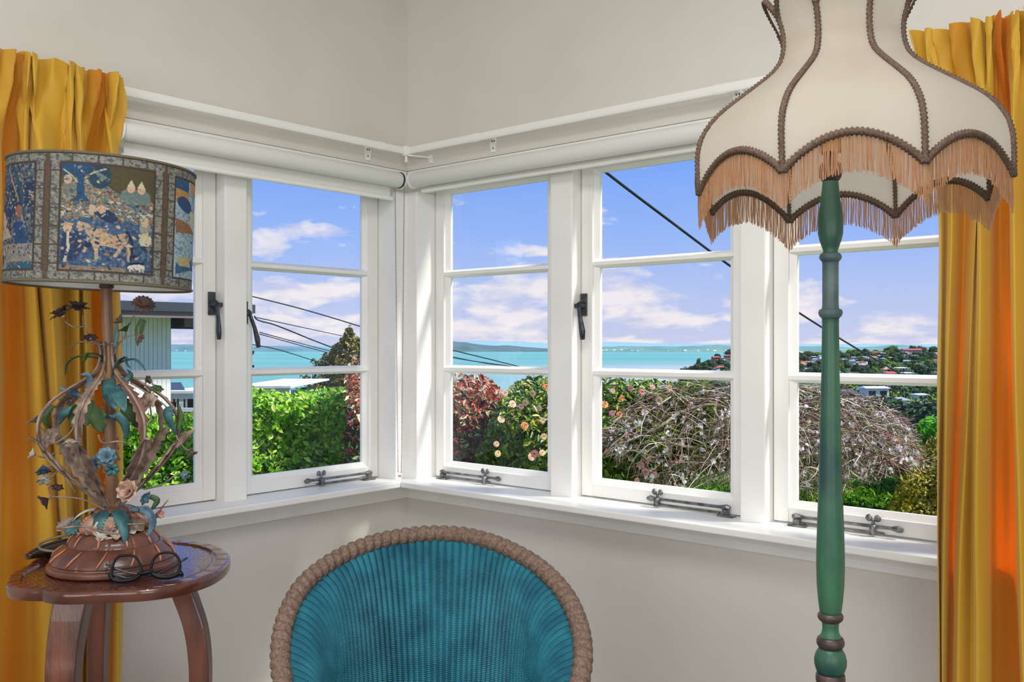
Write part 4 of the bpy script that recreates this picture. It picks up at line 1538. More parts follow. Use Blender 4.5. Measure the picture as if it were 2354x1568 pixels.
pan0 = math.radians(3.5 - 36) + math.atan2(CX - 231, FPX)
A_ = pan0 + np.arange(NU) / NU * 2 * PI
V = np.array([[drum(a, 1 - j / (NV - 1), RSD) for a in A_] for j in range(NV)]).reshape(-1, 3)
ii, jj = np.meshgrid(np.arange(NU), np.arange(NV - 1))
F4 = np.stack([jj * NU + ii, jj * NU + (ii + 1) % NU, (jj + 1) * NU + (ii + 1) % NU, (jj + 1) * NU + ii], -1).reshape(-1, 4)
big_mesh('drum_shade', V, F4, M_shade, tl, col=img.reshape(-1, 3), smooth=True)
mb = MB()
mb.grid(np.array([[drum(2 * PI * i / 96, h, RSD - 0.0022) for i in range(96)] for h in np.linspace(0.004, 0.996, 8)]), closed_u=True)
mb.build('shade_lining', M_lining, tl, smooth=True)
M_edge = mat('shade_edge_tape', S(96, 88, 72), 0.8)
for h in (0.0, 1.0):
    mb = MB()
    mb.tube([drum(2 * PI * i / 96, h, RSD) for i in range(97)], 0.0034, 6)
    mb.build('shade_hoop', M_edge, tl, smooth=True)
mb = MB()
hub = np.array([lb[0] + cz[0], lb[1] + cz[1], z1 + 0.045])
for k_ in range(3):
    mb.tube([hub, drum(2 * PI * k_ / 3 + 0.3, 0.16, RSD - 0.003)], 0.0016, 6)
mb.build('shade_carrier', M_brass, tl)

# ================================================================ SPECTACLES
M_frame = mat('black_acetate', S(10, 10, 12), 0.4, spec=0.25)
M_temple = mat('dark_blue_acetate', S(42, 52, 66), 0.25, coat=0.4)
zlow = ZT + 0.0008


def gpt(px, py):
    """point of the frame front: it leans back from a line on the table top"""
    t = (px - 258) / (420 - 258)
    yb = 1341 + (1332 - 1341) * t
    d0 = (EYE - zlow) * FPX / (yb - HY)
    return at(px, min(py, yb - 1.0), d0 + 0.010 * (yb - py) / 60)


sp = thing('eyeglasses', 'black framed eyeglasses lying upside down on the carved table', 'eyeglasses', tuple(at_z(340, 1335, ZT)))
LL = [(258, 1307), (261, 1296), (267, 1285), (276, 1279), (290, 1277), (304, 1277.5), (313, 1282), (320, 1292), (324, 1305), (323.5, 1317), (314, 1328), (296, 1334), (277, 1336), (262, 1333), (256, 1325), (256, 1315)]
RL = [(347, 1307), (350.5, 1292), (358, 1280), (368, 1273), (384, 1270), (398, 1272), (407.6, 1280), (413, 1292), (413, 1307), (408, 1319), (394, 1325.5), (375, 1327), (359, 1324), (349, 1316)]
mb = MB()
for Lp in (LL, RL):
    pts = smooth_path([gpt(*p) for p in Lp + [Lp[0]]], 5)
    zmin, zmax = min(p[2] for p in pts), max(p[2] for p in pts)
    rad = [0.0027 + 0.0026 * (1 - (p[2] - zmin) / (zmax - zmin)) ** 2 for p in pts]
    mb.tube(pts, rad, 8)
mb.tube([gpt(316, 1321), gpt(330, 1317), gpt(340, 1315), gpt(352, 1316)], [0.004, 0.0055, 0.0055, 0.004], 8)
mb.tube([gpt(408, 1316), gpt(416, 1318), gpt(419, 1324)], [0.004, 0.0052, 0.004], 8)
mb.tube([gpt(262, 1328), gpt(252, 1322), gpt(251, 1316)], [0.004, 0.004, 0.003], 8)
mb.tube([gpt(276, 1279), gpt(275, 1275)], 0.0014, 6)
mb.tube([gpt(304, 1279), gpt(300, 1272)], 0.0014, 6)
mb.build('spectacle_frame', M_frame, sp, smooth=True)
for Lp in (LL, RL):
    mb = MB()
    pts = smooth_path([gpt(*p) for p in Lp + [Lp[0]]], 4)[:-1]
    mb.add(pts, [tuple(range(len(pts)))])
    mb.build('lens', M_lens, sp)
off = FV * 0.009
mb = MB()
q0 = gpt(420, 1324)
mb.tube([q0, at(400, 1326, 2.06), at(352, 1321, 2.046), at(300, 1318, 2.031), at(260, 1306, 2.026), at(243, 1297, 2.027)], [0.003, 0.0022, 0.002, 0.002, 0.0026, 0.0028], 8)
mb.build('temple', M_temple, sp, smooth=True)
mb = MB()
q0 = gpt(252, 1318)
mb.tube([q0, at(290, 1329, 2.029), at(352, 1324, 2.05), at(395, 1304, 2.09), at(420, 1288, 2.115), at(431, 1282, 2.12)], [0.003, 0.0022, 0.002, 0.002, 0.0028, 0.0028], 8)
mb.build('temple', M_temple, sp, smooth=True)

# ================================================================ WOODEN DISH behind the lamp
M_dish = mat('dark_carved_wood', S(66, 40, 32), 0.3, S(34, 22, 20), 14, coat=0.3)
a, b = at_z(62, 1293, ZT), at_z(212, 1245, ZT)
ds = thing('wooden_dish', 'dark boat-shaped wooden dish behind the carved base of the tapestry lamp', 'dish', tuple((a + b) / 2 * np.array([1, 1, 0]) + np.array([0, 0, ZT])))
ax = (b - a)
ln = np.linalg.norm(ax)
ax /= ln
sd = np.array([-ax[1], ax[0], 0])
rows = []
for i in range(25):
    f = i / 24
    c = a + ax * ln * f
    w = 0.034 * math.sin(PI * min(max(f, 0.015), 0.985)) ** 0.75
    lift = 0.006 * abs(2 * f - 1) ** 2
    row = []
    for s_, h in ((-1, .015), (-.92, .009), (-.7, .003), (-.3, 0), (.3, 0), (.7, .003), (.92, .009), (1, .015)):
        row.append(c + sd * w * s_ + np.array([0, 0, 0.0025 + (h * (0.5 + 0.5 * math.sin(PI * f))) + lift]))
    rows.append(row)
mb = MB()
mb.grid(np.array(rows))
mb.build('dish_bowl', M_dish, ds, smooth=True, solid=0.004)
mb = MB()
for s_ in (0, 7):
    mb.tube([r_[s_] for r_ in rows], 0.0034, 6)
mb.build('dish_rim', M_dish, ds, smooth=True)
# ================================================================ WICKER CHAIR
def wicker_mat():
    m = bpy.data.materials.new('teal_wicker')
    m.use_nodes = True
    t = m.node_tree
    b = t.nodes['Principled BSDF']
    uv = N(t, 'ShaderNodeUVMap')
    sp_ = N(t, 'ShaderNodeSeparateXYZ')
    t.links.new(uv.outputs[0], sp_.inputs[0])
    u, v = sp_.outputs[0], sp_.outputs[1]                 # u counts stakes, v counts weave rows
    par = math_(t, 'MODULO', math_(t, 'FLOOR', u), 2.0)
    row = math_(t, 'ABSOLUTE', math_(t, 'SINE', math_(t, 'MULTIPLY', math_(t, 'ADD', v, math_(t, 'MULTIPLY', par, 0.5)), PI)))
    n = N(t, 'ShaderNodeTexNoise')
    n.inputs['Scale'].default_value = 14
    n.inputs['Detail'].default_value = 5
    co = N(t, 'ShaderNodeTexCoord')
    t.links.new(co.outputs['Object'], n.inputs['Vector'])
    c = mixc(t, ramp(t, n.outputs[0], [(0.35, (0, 0, 0, 1)), (0.68, (1, 1, 1, 1))]), S(44, 134, 154), S(22, 94, 118))
    c = mixc(t, ramp(t, row, [(0.0, (1, 1, 1, 1)), (0.42, (0, 0, 0, 1))]), c, S(10, 60, 78))
    groove_shade = math_(t, 'ABSOLUTE', math_(t, 'SINE', math_(t, 'MULTIPLY', u, PI)))      # groove shade between two stakes, painted in as darker teal
    c = mixc(t, ramp(t, groove_shade, [(0.03, (1, 1, 1, 1)), (0.28, (0, 0, 0, 1))]), c, S(8, 50, 64))
    t.links.new(c, b.inputs['Base Color'])
    b.inputs['Roughness'].default_value = 0.45
    bp = N(t, 'ShaderNodeBump')
    bp.inputs['Strength'].default_value = 0.7
    bp.inputs['Distance'].default_value = 0.0015
    t.links.new(row, bp.inputs['Height'])
    t.links.new(bp.outputs[0], b.inputs['Normal'])
    return m


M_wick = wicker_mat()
M_rope = mat('brown_wicker_rope', S(136, 112, 97), 0.6, S(100, 79, 66), 160, 0.5, 330, stretch=(1, 1, 1))
rim_px = [(1090 - 370, 2060, 1.66), (683, 1900, 1.69), (664, 1720, 1.745), (652, 1590, 1.805), (644, 1505, 1.875), (656, 1425, 1.955), (696, 1346, 2.05), (766, 1289, 2.14), (852, 1250, 2.215), (936, 1232, 2.262), (1012, 1227, 2.275),
          (1088, 1235, 2.262), (1166, 1261, 2.215), (1242, 1306, 2.14), (1300, 1368, 2.05), (1332, 1440, 1.955), (1340, 1512, 1.875), (1328, 1596, 1.805), (1312, 1725, 1.745), (1296, 1900, 1.69), (1262, 2060, 1.66)]
RIM = smooth_path([at(*p) for p in rim_px], 30)
dl = np.concatenate([[0], np.cumsum(np.linalg.norm(np.diff(RIM, axis=0), axis=1))])
c0 = at(995, 791, 2.02)
ch = thing('wicker_chair', 'teal woven wicker tub chair with brown rope rim in the corner', 'chair', (c0[0], c0[1], 0))
NST = 110                                       # stakes
NUW = NST * 8
us = np.linspace(0, dl[-1], NUW + 1)
PR = np.stack([np.interp(us, dl, RIM[:, k_]) for k_ in range(3)], 1)
NVW = 56
G = np.zeros((NVW, NUW + 1, 3))
UVs = np.zeros((NVW, NUW + 1, 2))
for i in range(NUW + 1):
    P0 = PR[i]
    rad = np.array([P0[0] - c0[0], P0[1] - c0[1], 0])
    fw = float(rad @ FV)                       # + at the back
    lat = float(rad @ RV)
    side = min(1.0, abs(math.atan2(lat, fw)) / (PI / 2))       # 0 back, 1 at the arms
    rn = rad / np.linalg.norm(rad)
    inw = -(RV * np.sign(lat) * side + FV * (1 - side))
    inw /= np.linalg.norm(inw)
    Q = np.array([c0[0], c0[1], 0]) + RV * lat * 0.70 + FV * (fw * 0.80 - 0.0)
    Q[2] = 0.40
    P0 = P0 + inw * 0.008 + np.array([0, 0, -0.010])
    P1 = P0 + inw * (0.012 + 0.085 * side ** 1.5) + np.array([0, 0, -0.05 + 0.02 * side])
    P2 = Q - inw * 0.012 + np.array([0, 0, 0.20])
    ph = i / 8.0
    rid = abs(math.sin(PI * ph)) ** 0.7
    for j in range(NVW):
        t = (j / (NVW - 1))
        B = (1 - t) ** 3 * P0 + 3 * (1 - t) ** 2 * t * P1 + 3 * (1 - t) * t * t * P2 + t ** 3 * Q
        G[j, i] = B + inw * 0.0062 * rid * min(1, t * 14)
        UVs[j, i] = (ph, t * 125)
mb = MB()
mb.grid(G)
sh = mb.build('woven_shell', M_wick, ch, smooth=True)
uvl = sh.data.uv_layers.new(name='UVMap')
li = np.zeros(len(sh.data.loops), dtype=np.int32)
sh.data.loops.foreach_get('vertex_index', li)
uvl.data.foreach_set('uv', UVs.reshape(-1, 2)[li].ravel())
# outer skin
mb = MB()
GO = G[::5, ::4].copy()
for i in range(GO.shape[1]):
    r_ = np.array([G[0, min(i * 4, NUW)][0] - c0[0], G[0, min(i * 4, NUW)][1] - c0[1], 0])
    GO[:, i] += r_ / np.linalg.norm(r_) * 0.016
keep = [i for i in range(GO.shape[1]) if float((G[0, min(i * 4, NUW)] - np.array([c0[0], c0[1], 0])) @ FV) > -0.04]
mb.grid(GO[:, keep[0]:keep[-1] + 1])
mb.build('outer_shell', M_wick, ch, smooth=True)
# seat
mb = MB()
bot = G[-1]
cen = np.array([c0[0], c0[1], 0.425])
rows = [[cen + (np.array([p[0], p[1], 0.405]) - cen) * f for p in bot[::6]] for f in (1.0, 0.8, 0.5, 0.2, 0.02)]
mb.grid(np.array(rows))
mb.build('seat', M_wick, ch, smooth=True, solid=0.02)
# rope rim: thick coiled wrap
pitch = 0.0235
n_ = int(dl[-1] / 0.0027)
tt = np.linspace(0, dl[-1], n_)
PP = np.stack([np.interp(tt, dl, RIM[:, k_]) for k_ in range(3)], 1)
rows = []
for i in range(n_):
    tg = PP[min(i + 1, n_ - 1)] - PP[max(i - 1, 0)]
    tg /= np.linalg.norm(tg)
    a = np.array([c0[0] - PP[i][0], c0[1] - PP[i][1], 0])
    a -= tg * a.dot(tg)
    a /= np.linalg.norm(a)
    b = np.cross(tg, a)
    row = []
    for k_ in range(18):
        q = 2 * PI * k_ / 18
        w = abs(math.sin(PI * tt[i] / pitch + q * 0.5))
        r_ = 0.0140 + 0.0072 * w ** 0.55
        row.append(PP[i] + (a * math.cos(q) + b * math.sin(q)) * r_)
    rows.append(row)
mb = MB()
mb.grid(np.array(rows), closed_u=True)
mb.build('rope_rim', M_rope, ch, smooth=True)
for lat, fw in ((-0.24, -0.24), (0.24, -0.24), (-0.2, 0.17), (0.2, 0.17)):
    p = np.array([c0[0], c0[1], 0]) + RV * lat + FV * fw
    mb = MB()
    mb.tube([p + np.array([0, 0, 0.41]), p + (RV * lat + FV * fw) * 0.06 + np.array([0, 0, 0.002])], [0.019, 0.016], 12)
    mb.build('leg', M_rope, ch, smooth=True)
# ================================================================ OUTSIDE: sea, far shores, hillside
ZSEA = -60.0
DT_ = np.array([5.2, 7, 10, 14, 20, 40, 100, 200, 400, 700, 1000, 1300, 1500, 1700, 2000, 2400, 2700, 3000])
YL = np.array([1541, 1345, 1179, 1068, 1040, 1005, 970, 946, 920, 905, 899, 896, 890, 884, 876, 866, 862, 858])
YR = np.array([1541, 1345, 1179, 1068, 1038, 1020, 1000, 965, 925, 893, 868, 850, 840, 832, 822, 0, 0, 0], float)
YR[-3:] = (999, 836, 834)


def sky_y(px):
    return float(np.interp(px, [1500, 1565, 1590, 1640, 1692, 1760, 1833, 1950, 2060, 2160, 2800], [880, 864, 845, 826, 815, 813, 818, 811, 803, 802, 800]))


def ground_y(px, d):
    yl = np.interp(math.log(d), np.log(DT_), YL)
    yr_ = YR.copy()
    yr_[-3] = sky_y(px)
    yr = np.interp(math.log(d), np.log(DT_), yr_)
    # headland between the bay and the suburb: nearer skyline
    hd = np.interp(math.log(d), np.log(DT_), np.array([1541, 1345, 1179, 1068, 1040, 1010, 985, 960, 930, 905, 888, 862, sky_y(px), sky_y(px) + 2, 868, 874, 870, 866]))
    a = min(max((px - 1545) / 60, 0), 1)
    b = min(max((px - 1700) / 110, 0), 1)
    y = yl * (1 - a) + hd * a
    return y * (1 - b) + yr * b


def ground_pt(px, d):
    return at(px, ground_y(px, d), d)


pxs = np.linspace(-3200, 7200, 240)
ds_ = np.exp(np.linspace(math.log(7.0), math.log(3000), 78))
V = np.array([[ground_pt(px, d) for px in pxs] for d in ds_])
V[:, :, 2] += np.array([[mnoise.noise(Vector((p[0] * .02, p[1] * .02, 0))) * min(1.5, 0.004 * d) for p in row] for row, d in zip(V, ds_)])
nu_, nv_ = len(pxs), len(ds_)
ii, jj = np.meshgrid(np.arange(nu_ - 1), np.arange(nv_ - 1))
F4 = np.stack([jj * nu_ + ii, jj * nu_ + ii + 1, (jj + 1) * nu_ + ii + 1, (jj + 1) * nu_ + ii], -1).reshape(-1, 4)
M_hillg = mat('bush_covered_ground', S(70, 92, 44), 0.9, S(44, 66, 40), 0.05, det=8)
struct(big_mesh('hillside', V.reshape(-1, 3), F4, M_hillg, smooth=True))
M_lawn = mat('lawn', S(112, 150, 40), 0.9, S(70, 112, 30), 2.5, 0.3, 40)
m = MB()
m.box((-9, -9, -0.75), (9, 9, -0.505))
struct(m.build('ground', M_lawn))

# sea: polar sheet, shallow pale flats near the shore, turquoise further out
sd_ = np.exp(np.linspace(math.log(500), math.log(30000), 60))
sp_x = np.linspace(-1800, 4200, 61)
V, C_ = [], []
for d in sd_:
    for px in sp_x:
        p = at(px, 791, d)
        p[2] = ZSEA
        V.append(p)
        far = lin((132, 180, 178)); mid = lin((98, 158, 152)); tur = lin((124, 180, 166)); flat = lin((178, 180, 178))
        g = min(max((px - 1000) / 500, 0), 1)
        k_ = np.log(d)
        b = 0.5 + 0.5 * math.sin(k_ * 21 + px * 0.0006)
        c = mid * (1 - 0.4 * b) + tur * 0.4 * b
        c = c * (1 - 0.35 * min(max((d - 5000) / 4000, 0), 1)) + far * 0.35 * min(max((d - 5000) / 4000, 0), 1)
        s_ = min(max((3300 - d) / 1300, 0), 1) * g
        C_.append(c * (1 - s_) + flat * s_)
nu_, nv_ = len(sp_x), len(sd_)
ii, jj = np.meshgrid(np.arange(nu_ - 1), np.arange(nv_ - 1))
F4 = np.stack([jj * nu_ + ii, jj * nu_ + ii + 1, (jj + 1) * nu_ + ii + 1, (jj + 1) * nu_ + ii], -1).reshape(-1, 4)
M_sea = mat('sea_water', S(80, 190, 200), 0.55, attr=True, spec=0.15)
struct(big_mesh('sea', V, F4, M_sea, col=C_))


def ridge(name, tops, d0, depth, m_, rough_=1.0, label=None):
    """long hill: its top line found on the photograph, real depth behind it"""
    P_ = np.array(tops, float)
    xs = np.arange(P_[0, 0], P_[-1, 0] + 1, 6)
    rows_ = []
    r0 = random.Random(int(P_[0, 0]))
    for f, hgt in ((0, -0.1), (0.12, 0.45), (0.3, 0.8), (0.5, 1.0), (0.75, 0.6), (1, -0.1)):
        row = []
        for x in xs:
            yt = np.interp(x, P_[:, 0], P_[:, 1]) + rough_ * mnoise.noise(Vector((x * .05, d0 * .01, f * 2)))
            d = d0 + depth * f
            dtop = d0 + depth * 0.5
            ztop = EYE - (yt - HY) / FPX * dtop
            p = at(x, 791, d)
            p[2] = ZSEA + (ztop - ZSEA) * hgt
            row.append(p)
        rows_.append(row)
    mb_ = MB()
    mb_.grid(np.array(rows_))
    return struct(mb_.build(name, m_, smooth=True))


M_far1 = mat('hazed_bush_hills', S(100, 138, 146), 0.9, S(84, 118, 124), 0.004, det=8)  # blue haze of distance is mixed into the base colours of these hills
M_far2 = mat('hazed_distant_range', S(132, 170, 186), 0.9)
M_far3 = mat('hazed_island_bush', S(84, 114, 114), 0.9, S(68, 96, 98), 0.006, det=8)
M_far4 = mat('hazed_green_hills', S(112, 150, 134), 0.9, S(92, 132, 128), 0.006, det=8)
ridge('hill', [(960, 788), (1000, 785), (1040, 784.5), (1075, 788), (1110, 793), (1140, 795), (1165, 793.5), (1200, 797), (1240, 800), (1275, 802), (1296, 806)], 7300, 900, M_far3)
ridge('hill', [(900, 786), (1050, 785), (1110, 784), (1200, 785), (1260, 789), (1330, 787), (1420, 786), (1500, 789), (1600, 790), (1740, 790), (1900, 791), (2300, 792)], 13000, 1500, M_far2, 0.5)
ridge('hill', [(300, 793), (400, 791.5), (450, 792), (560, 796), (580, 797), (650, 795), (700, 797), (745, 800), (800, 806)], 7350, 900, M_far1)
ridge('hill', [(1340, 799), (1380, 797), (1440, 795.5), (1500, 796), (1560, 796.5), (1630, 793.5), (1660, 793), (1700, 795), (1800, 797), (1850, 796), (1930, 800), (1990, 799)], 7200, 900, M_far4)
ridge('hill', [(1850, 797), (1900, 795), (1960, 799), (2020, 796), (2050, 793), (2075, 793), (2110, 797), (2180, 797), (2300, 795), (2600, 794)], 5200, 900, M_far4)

# ---- far buildings on the opposite shores
M_hw = mat('white_house_paint', S(232, 232, 228), 0.7, rnd=0.15)
M_hroof = {'grey': mat('grey_roof', S(150, 154, 158), 0.6), 'red': mat('red_roof', S(172, 84, 76), 0.7), 'white': mat('white_roof', S(236, 238, 240), 0.5), 'dark': mat('dark_roof', S(72, 76, 82), 0.6),
           'green': mat('green_roof', S(126, 178, 150), 0.6), 'orange': mat('orange_tile_roof', S(206, 132, 84), 0.7)}
M_hwall = {'white': M_hw, 'cream': mat('cream_house_paint', S(224, 212, 190), 0.7), 'brown': mat('brown_house_cladding', S(110, 88, 76), 0.7), 'dark': mat('dark_house_cladding', S(58, 64, 76), 0.6),
           'pink': mat('pink_house_paint', S(206, 160, 158), 0.7)}
M_hwin = mat('house_window_glass', S(52, 62, 74), 0.15)


def house(px, d, w, dp, h, rot, wall, roof, label, group='houses on the far hillside', lift=0.0, detail=True):
    p = ground_pt(px, d)
    p[2] += lift
    t_ = thing('house', label, 'house', p, group)
    a = rot + TH
    cx_, sx2 = np.array([math.cos(a), math.sin(a), 0]), np.array([-math.sin(a), math.cos(a), 0])
    fn = lambda x, y, z: tuple(p + cx_ * x + sx2 * y + np.array([0, 0, z]))
    m_ = MB()
    m_.box((-w / 2, -dp / 2, -2.5), (w / 2, dp / 2, h), fn)
    wl = m_.build('wall', M_hwall[wall], t_)
    m_ = MB()
    e = 0.5
    rh = min(w, dp) * 0.24 if roof != 'white' else min(w, dp) * 0.10
    vs_ = [fn(-w / 2 - e, -dp / 2 - e, h), fn(w / 2 + e, -dp / 2 - e, h), fn(w / 2 + e, dp / 2 + e, h), fn(-w / 2 - e, dp / 2 + e, h), fn(-w / 2 + (0 if (int(px) % 2) else w * .22), 0, h + rh), fn(w / 2 - (0 if (int(px) % 2) else w * .22), 0, h + rh)]
    m_.add(vs_, [(0, 1, 5, 4), (2, 3, 4, 5), (1, 2, 5), (3, 0, 4), (3, 2, 1, 0)])
    m_.build('roof', M_hroof[roof], t_)
    if detail:
        n2 = max(2, int(w / 3.2))
        for k2 in range(n2):
            m_ = MB()
            x = -w / 2 + w * (k2 + 0.5) / n2
            hw = w / n2 * 0.3
            m_.box((x - hw, -dp / 2 - 0.06, h * 0.38), (x + hw, -dp / 2 + 0.02, h * 0.80), fn)
            m_.build('window', M_hwin, wl)
    return t_


rh = random.Random(21)
TAKEN = []


def free(p, r):
    for q, s_ in TAKEN:
        if (p[0] - q[0]) ** 2 + (p[1] - q[1]) ** 2 < (r + s_) ** 2:
            return False
    TAKEN.append((p, r))
    return True


# hand-placed houses read from the photograph: px, d, width, depth, height, rot, wall, roof, label
HS = [(2009, 262, 6.4, 5, 3.6, .05, 'white', 'white', 'white flat fronted house with a deck rail below the street bend', 3.5),
      (1944, 270, 6.5, 6, 3.4, -.2, 'dark', 'dark', 'dark clad house beside the weeping cherry top', 2.0),
      (1992, 480, 9, 7, 3, .1, 'white', 'green', 'low house with pale green roof among bright trees', 1.0),
      (2058, 560, 7.5, 6, 5.5, .1, 'white', 'white', 'white two storey house under the window bar', 1.0),
      (2084, 215, 4.4, 4, 2.2, .3, 'white', 'grey', 'white house low in the valley by the bright green tree', 0.5),
      (2066, 225, 3.0, 4, 3.6, .2, 'white', 'grey', 'narrow white house low in the valley', 0.5),
      (2148, 210, 3.2, 4, 2.6, .0, 'white', 'white', 'white house half hidden by the gold curtain in the valley', 0.5),
      (2113, 300, 3.4, 4, 2.4, .2, 'white', 'white', 'small white house in the dark trees', 2.5),
      (2070, 1180, 15, 10, 4, .0, 'white', 'white', 'white house with bright steep roof beside a lime tree', 2.0),
      (2046, 1020, 14, 9, 3, .1, 'pink', 'red', 'pink roofed house just above the window bar', 1.0),
      (2082, 1000, 14, 9, 4, -.1, 'white', 'white', 'broad white roofed house just above the window bar', 1.0),
      (2040, 1180, 14, 10, 3, .1, 'cream', 'orange', 'cream house with orange tile roof', 1.0),
      (2095, 2150, 44, 14, 8, 0, 'pink', 'red', 'long red brick building on the skyline ridge', 2.0),
      (2010, 2050, 22, 12, 7, 0, 'brown', 'red', 'red roofed house on the skyline beside dark trees', 2.0),
      (1944, 950, 16, 10, 4, .2, 'white', 'green', 'white house with pale green roof right of the green lamp stem', 1.0),
      (1849, 1420, 12, 9, 5, .0, 'white', 'red', 'white house with red gable left of the green lamp stem', 2.0),
      (1856, 930, 15, 9, 3, .1, 'white', 'grey', 'broad white house left of the green lamp stem above the window bar', 1.0),
      (2152, 1000, 11, 9, 4, .2, 'cream', 'dark', 'cream house with dark roof beside the gold curtain', 1.0),
      (1645, 1480, 11, 9, 4, .1, 'brown', 'red', 'red roofed house on top of the headland', 0.5),
      (1671, 1475, 9, 8, 4, -.1, 'pink', 'red', 'red roofed house right of its twin on the headland', 0.5),
      (1650, 1180, 10, 8, 3.4, .1, 'white', 'white', 'white house at the foot of the headland', 1.5),
      (1610, 1190, 5, 6, 4, .3, 'pink', 'red', 'pink house at the foot of the headland', 0.5),
      (1590, 1200, 7, 6, 2, .1, 'white', 'white', 'white house at the tip of the headland by the water', 0.5),
      (1682, 1230, 9, 8, 3, .0, 'cream', 'grey', 'grey roofed house at the foot of the headland by the window post', 1.0)]
for (px, d, w, dp, h, r_, wl, rf, lb_, lf) in HS:
    house(px, d, w, dp, h, r_, wl, rf, lb_, lift=lf)
    free(ground_pt(px, d), math.hypot(w, dp) * 0.52)
for k_ in range(90):
    px = rh.uniform(1836, 2166)
    d = 1050 + 1150 * rh.random() ** 0.8
    if k_ % 7 == 0:
        px, d = rh.uniform(1655, 1692), rh.uniform(1300, 1480)
    if not free(ground_pt(px, d), 9.5):
        continue
    rf = rh.choice(['grey', 'grey', 'white', 'white', 'dark', 'red', 'orange', 'grey'])
    wl = rh.choice(['white', 'white', 'white', 'cream', 'brown'])
    house(px, d, rh.uniform(9, 16), rh.uniform(7, 10), rh.uniform(2.6, 5), rh.uniform(-.6, .6), wl, rf,
          '%s walled house with %s roof packed among the far hillside trees' % (wl, rf), lift=rh.uniform(0.5, 2.5), detail=d < 1500)
for k_ in range(120):
    a, b, d = rh.choice([(1376, 1692, 7230), (1376, 1692, 7230), (393, 455, 7380), (1834, 1900, 5260)])
    px = rh.uniform(a, b)
    up2 = rh.random() ** 1.6
    p = at(px, 791, d + up2 * 260)
    w, h = rh.uniform(6, 15), rh.uniform(4, 9)
    if not free(p, w * 1.55):
        continue
    z = ZSEA + 2 + up2 * (20 if a != 1834 else 8)
    m = MB()
    fnn = lambda x, y, zz, p=p: tuple(np.array([p[0], p[1], 0]) + RV * x + FV * y + np.array([0, 0, zz]))
    m.box((-w, -w * .5, z - 6), (w, w * .9, z + h), fnn)
    m.add([fnn(-w - 1, -w * .5 - 1, z + h), fnn(w + 1, -w * .5 - 1, z + h), fnn(w + 1, w * .9, z + h), fnn(-w - 1, w * .9, z + h), fnn(-w * .6, 0, z + h + w * .4), fnn(w * .6, 0, z + h + w * .4)],
          [(0, 1, 5, 4), (2, 3, 4, 5), (1, 2, 5), (3, 0, 4)])
    o = m.build('building', M_hw)
    tag(o, 'white speck of a building on the far shore' if a != 393 else 'white building on the far shore beside the board-clad house', 'building', 'buildings on the far shores')

# ---- trees of the hillside: a few shared lumpy crowns
def blob_mesh(name, seed, m_, sq=0.85, sub=2):
    import bmesh
    bm = bmesh.new()
    bmesh.ops.create_icosphere(bm, subdivisions=sub, radius=1.0)
    for v in bm.verts:
        n = mnoise.noise(v.co * 1.6 + Vector((seed * 3.1, 0, 0))) * 0.35 + mnoise.noise(v.co * 4.1 + Vector((0, seed, 0))) * 0.22 + mnoise.noise(v.co * 9 + Vector((0, seed, 0))) * 0.10
        v.co *= (1 + n) * 0.9
        v.co.z *= sq
    # leaf sprays standing off the crown
    g2 = random.Random(seed)
    for k2 in range(520):
        d_ = Vector((g2.gauss(0, 1), g2.gauss(0, 1), g2.gauss(0.2, 1))).normalized()
        n = mnoise.noise(d_ * 1.6 + Vector((seed * 3.1, 0, 0))) * 0.35 + mnoise.noise(d_ * 4.1 + Vector((0, seed, 0))) * 0.22
        c = d_ * (1 + n) * g2.uniform(0.82, 1.06)
        c.z *= sq
        nn = (d_ + Vector((g2.gauss(0, .5), g2.gauss(0, .5), g2.gauss(.2, .5)))).normalized()
        t1 = nn.orthogonal().normalized()
        t1.rotate(Matrix.Rotation(g2.uniform(0, 6.28), 3, nn))
        t2 = nn.cross(t1)
        s1, s2 = g2.uniform(.10, .20), g2.uniform(.06, .12)
        bm.faces.new([bm.verts.new(c - t1 * s1), bm.verts.new(c + t2 * s2 + nn * .03), bm.verts.new(c + t1 * s1), bm.verts.new(c - t2 * s2 + nn * .03)])
    me = bpy.data.meshes.new(name)
    bm.to_mesh(me)
    bm.free()
    me.materials.append(m_)
    return me


M_t1 = mat('dark_tree_leaves', S(80, 104, 58), 0.85, S(46, 66, 42), 3.0, rnd=0.6, det=8)
M_t2 = mat('bright_tree_leaves', S(122, 148, 46), 0.85, S(78, 110, 36), 3.0, rnd=0.4, det=8)
blobs = [blob_mesh('tree', s_, M_t1, sq_) for s_, sq_ in ((1, .85), (2, .7), (3, 1.1))] + [blob_mesh('tree', s_, M_t2, .85) for s_ in (4, 5)]
ntree = 0


def tree(px, d, r, k2, label=None, sy=None):
    p = ground_pt(px, d)
    if not free(p, r * 1.22) and not label:
        return
    o = bpy.data.objects.new('tree', blobs[k2])
    COL.objects.link(o)
    o.location = p + np.array([0, 0, r * 0.35])
    o.scale = (r, r, sy or r * rh.uniform(.8, 1.15))
    o.rotation_euler = (0, 0, rh.uniform(0, 6.28))
    tag(o, label or ('dark leafy tree among the houses of the far hillside' if k2 < 3 else 'bright green leafy tree among the houses of the far hillside'), 'tree', 'trees of the far hillside' if not label else None)


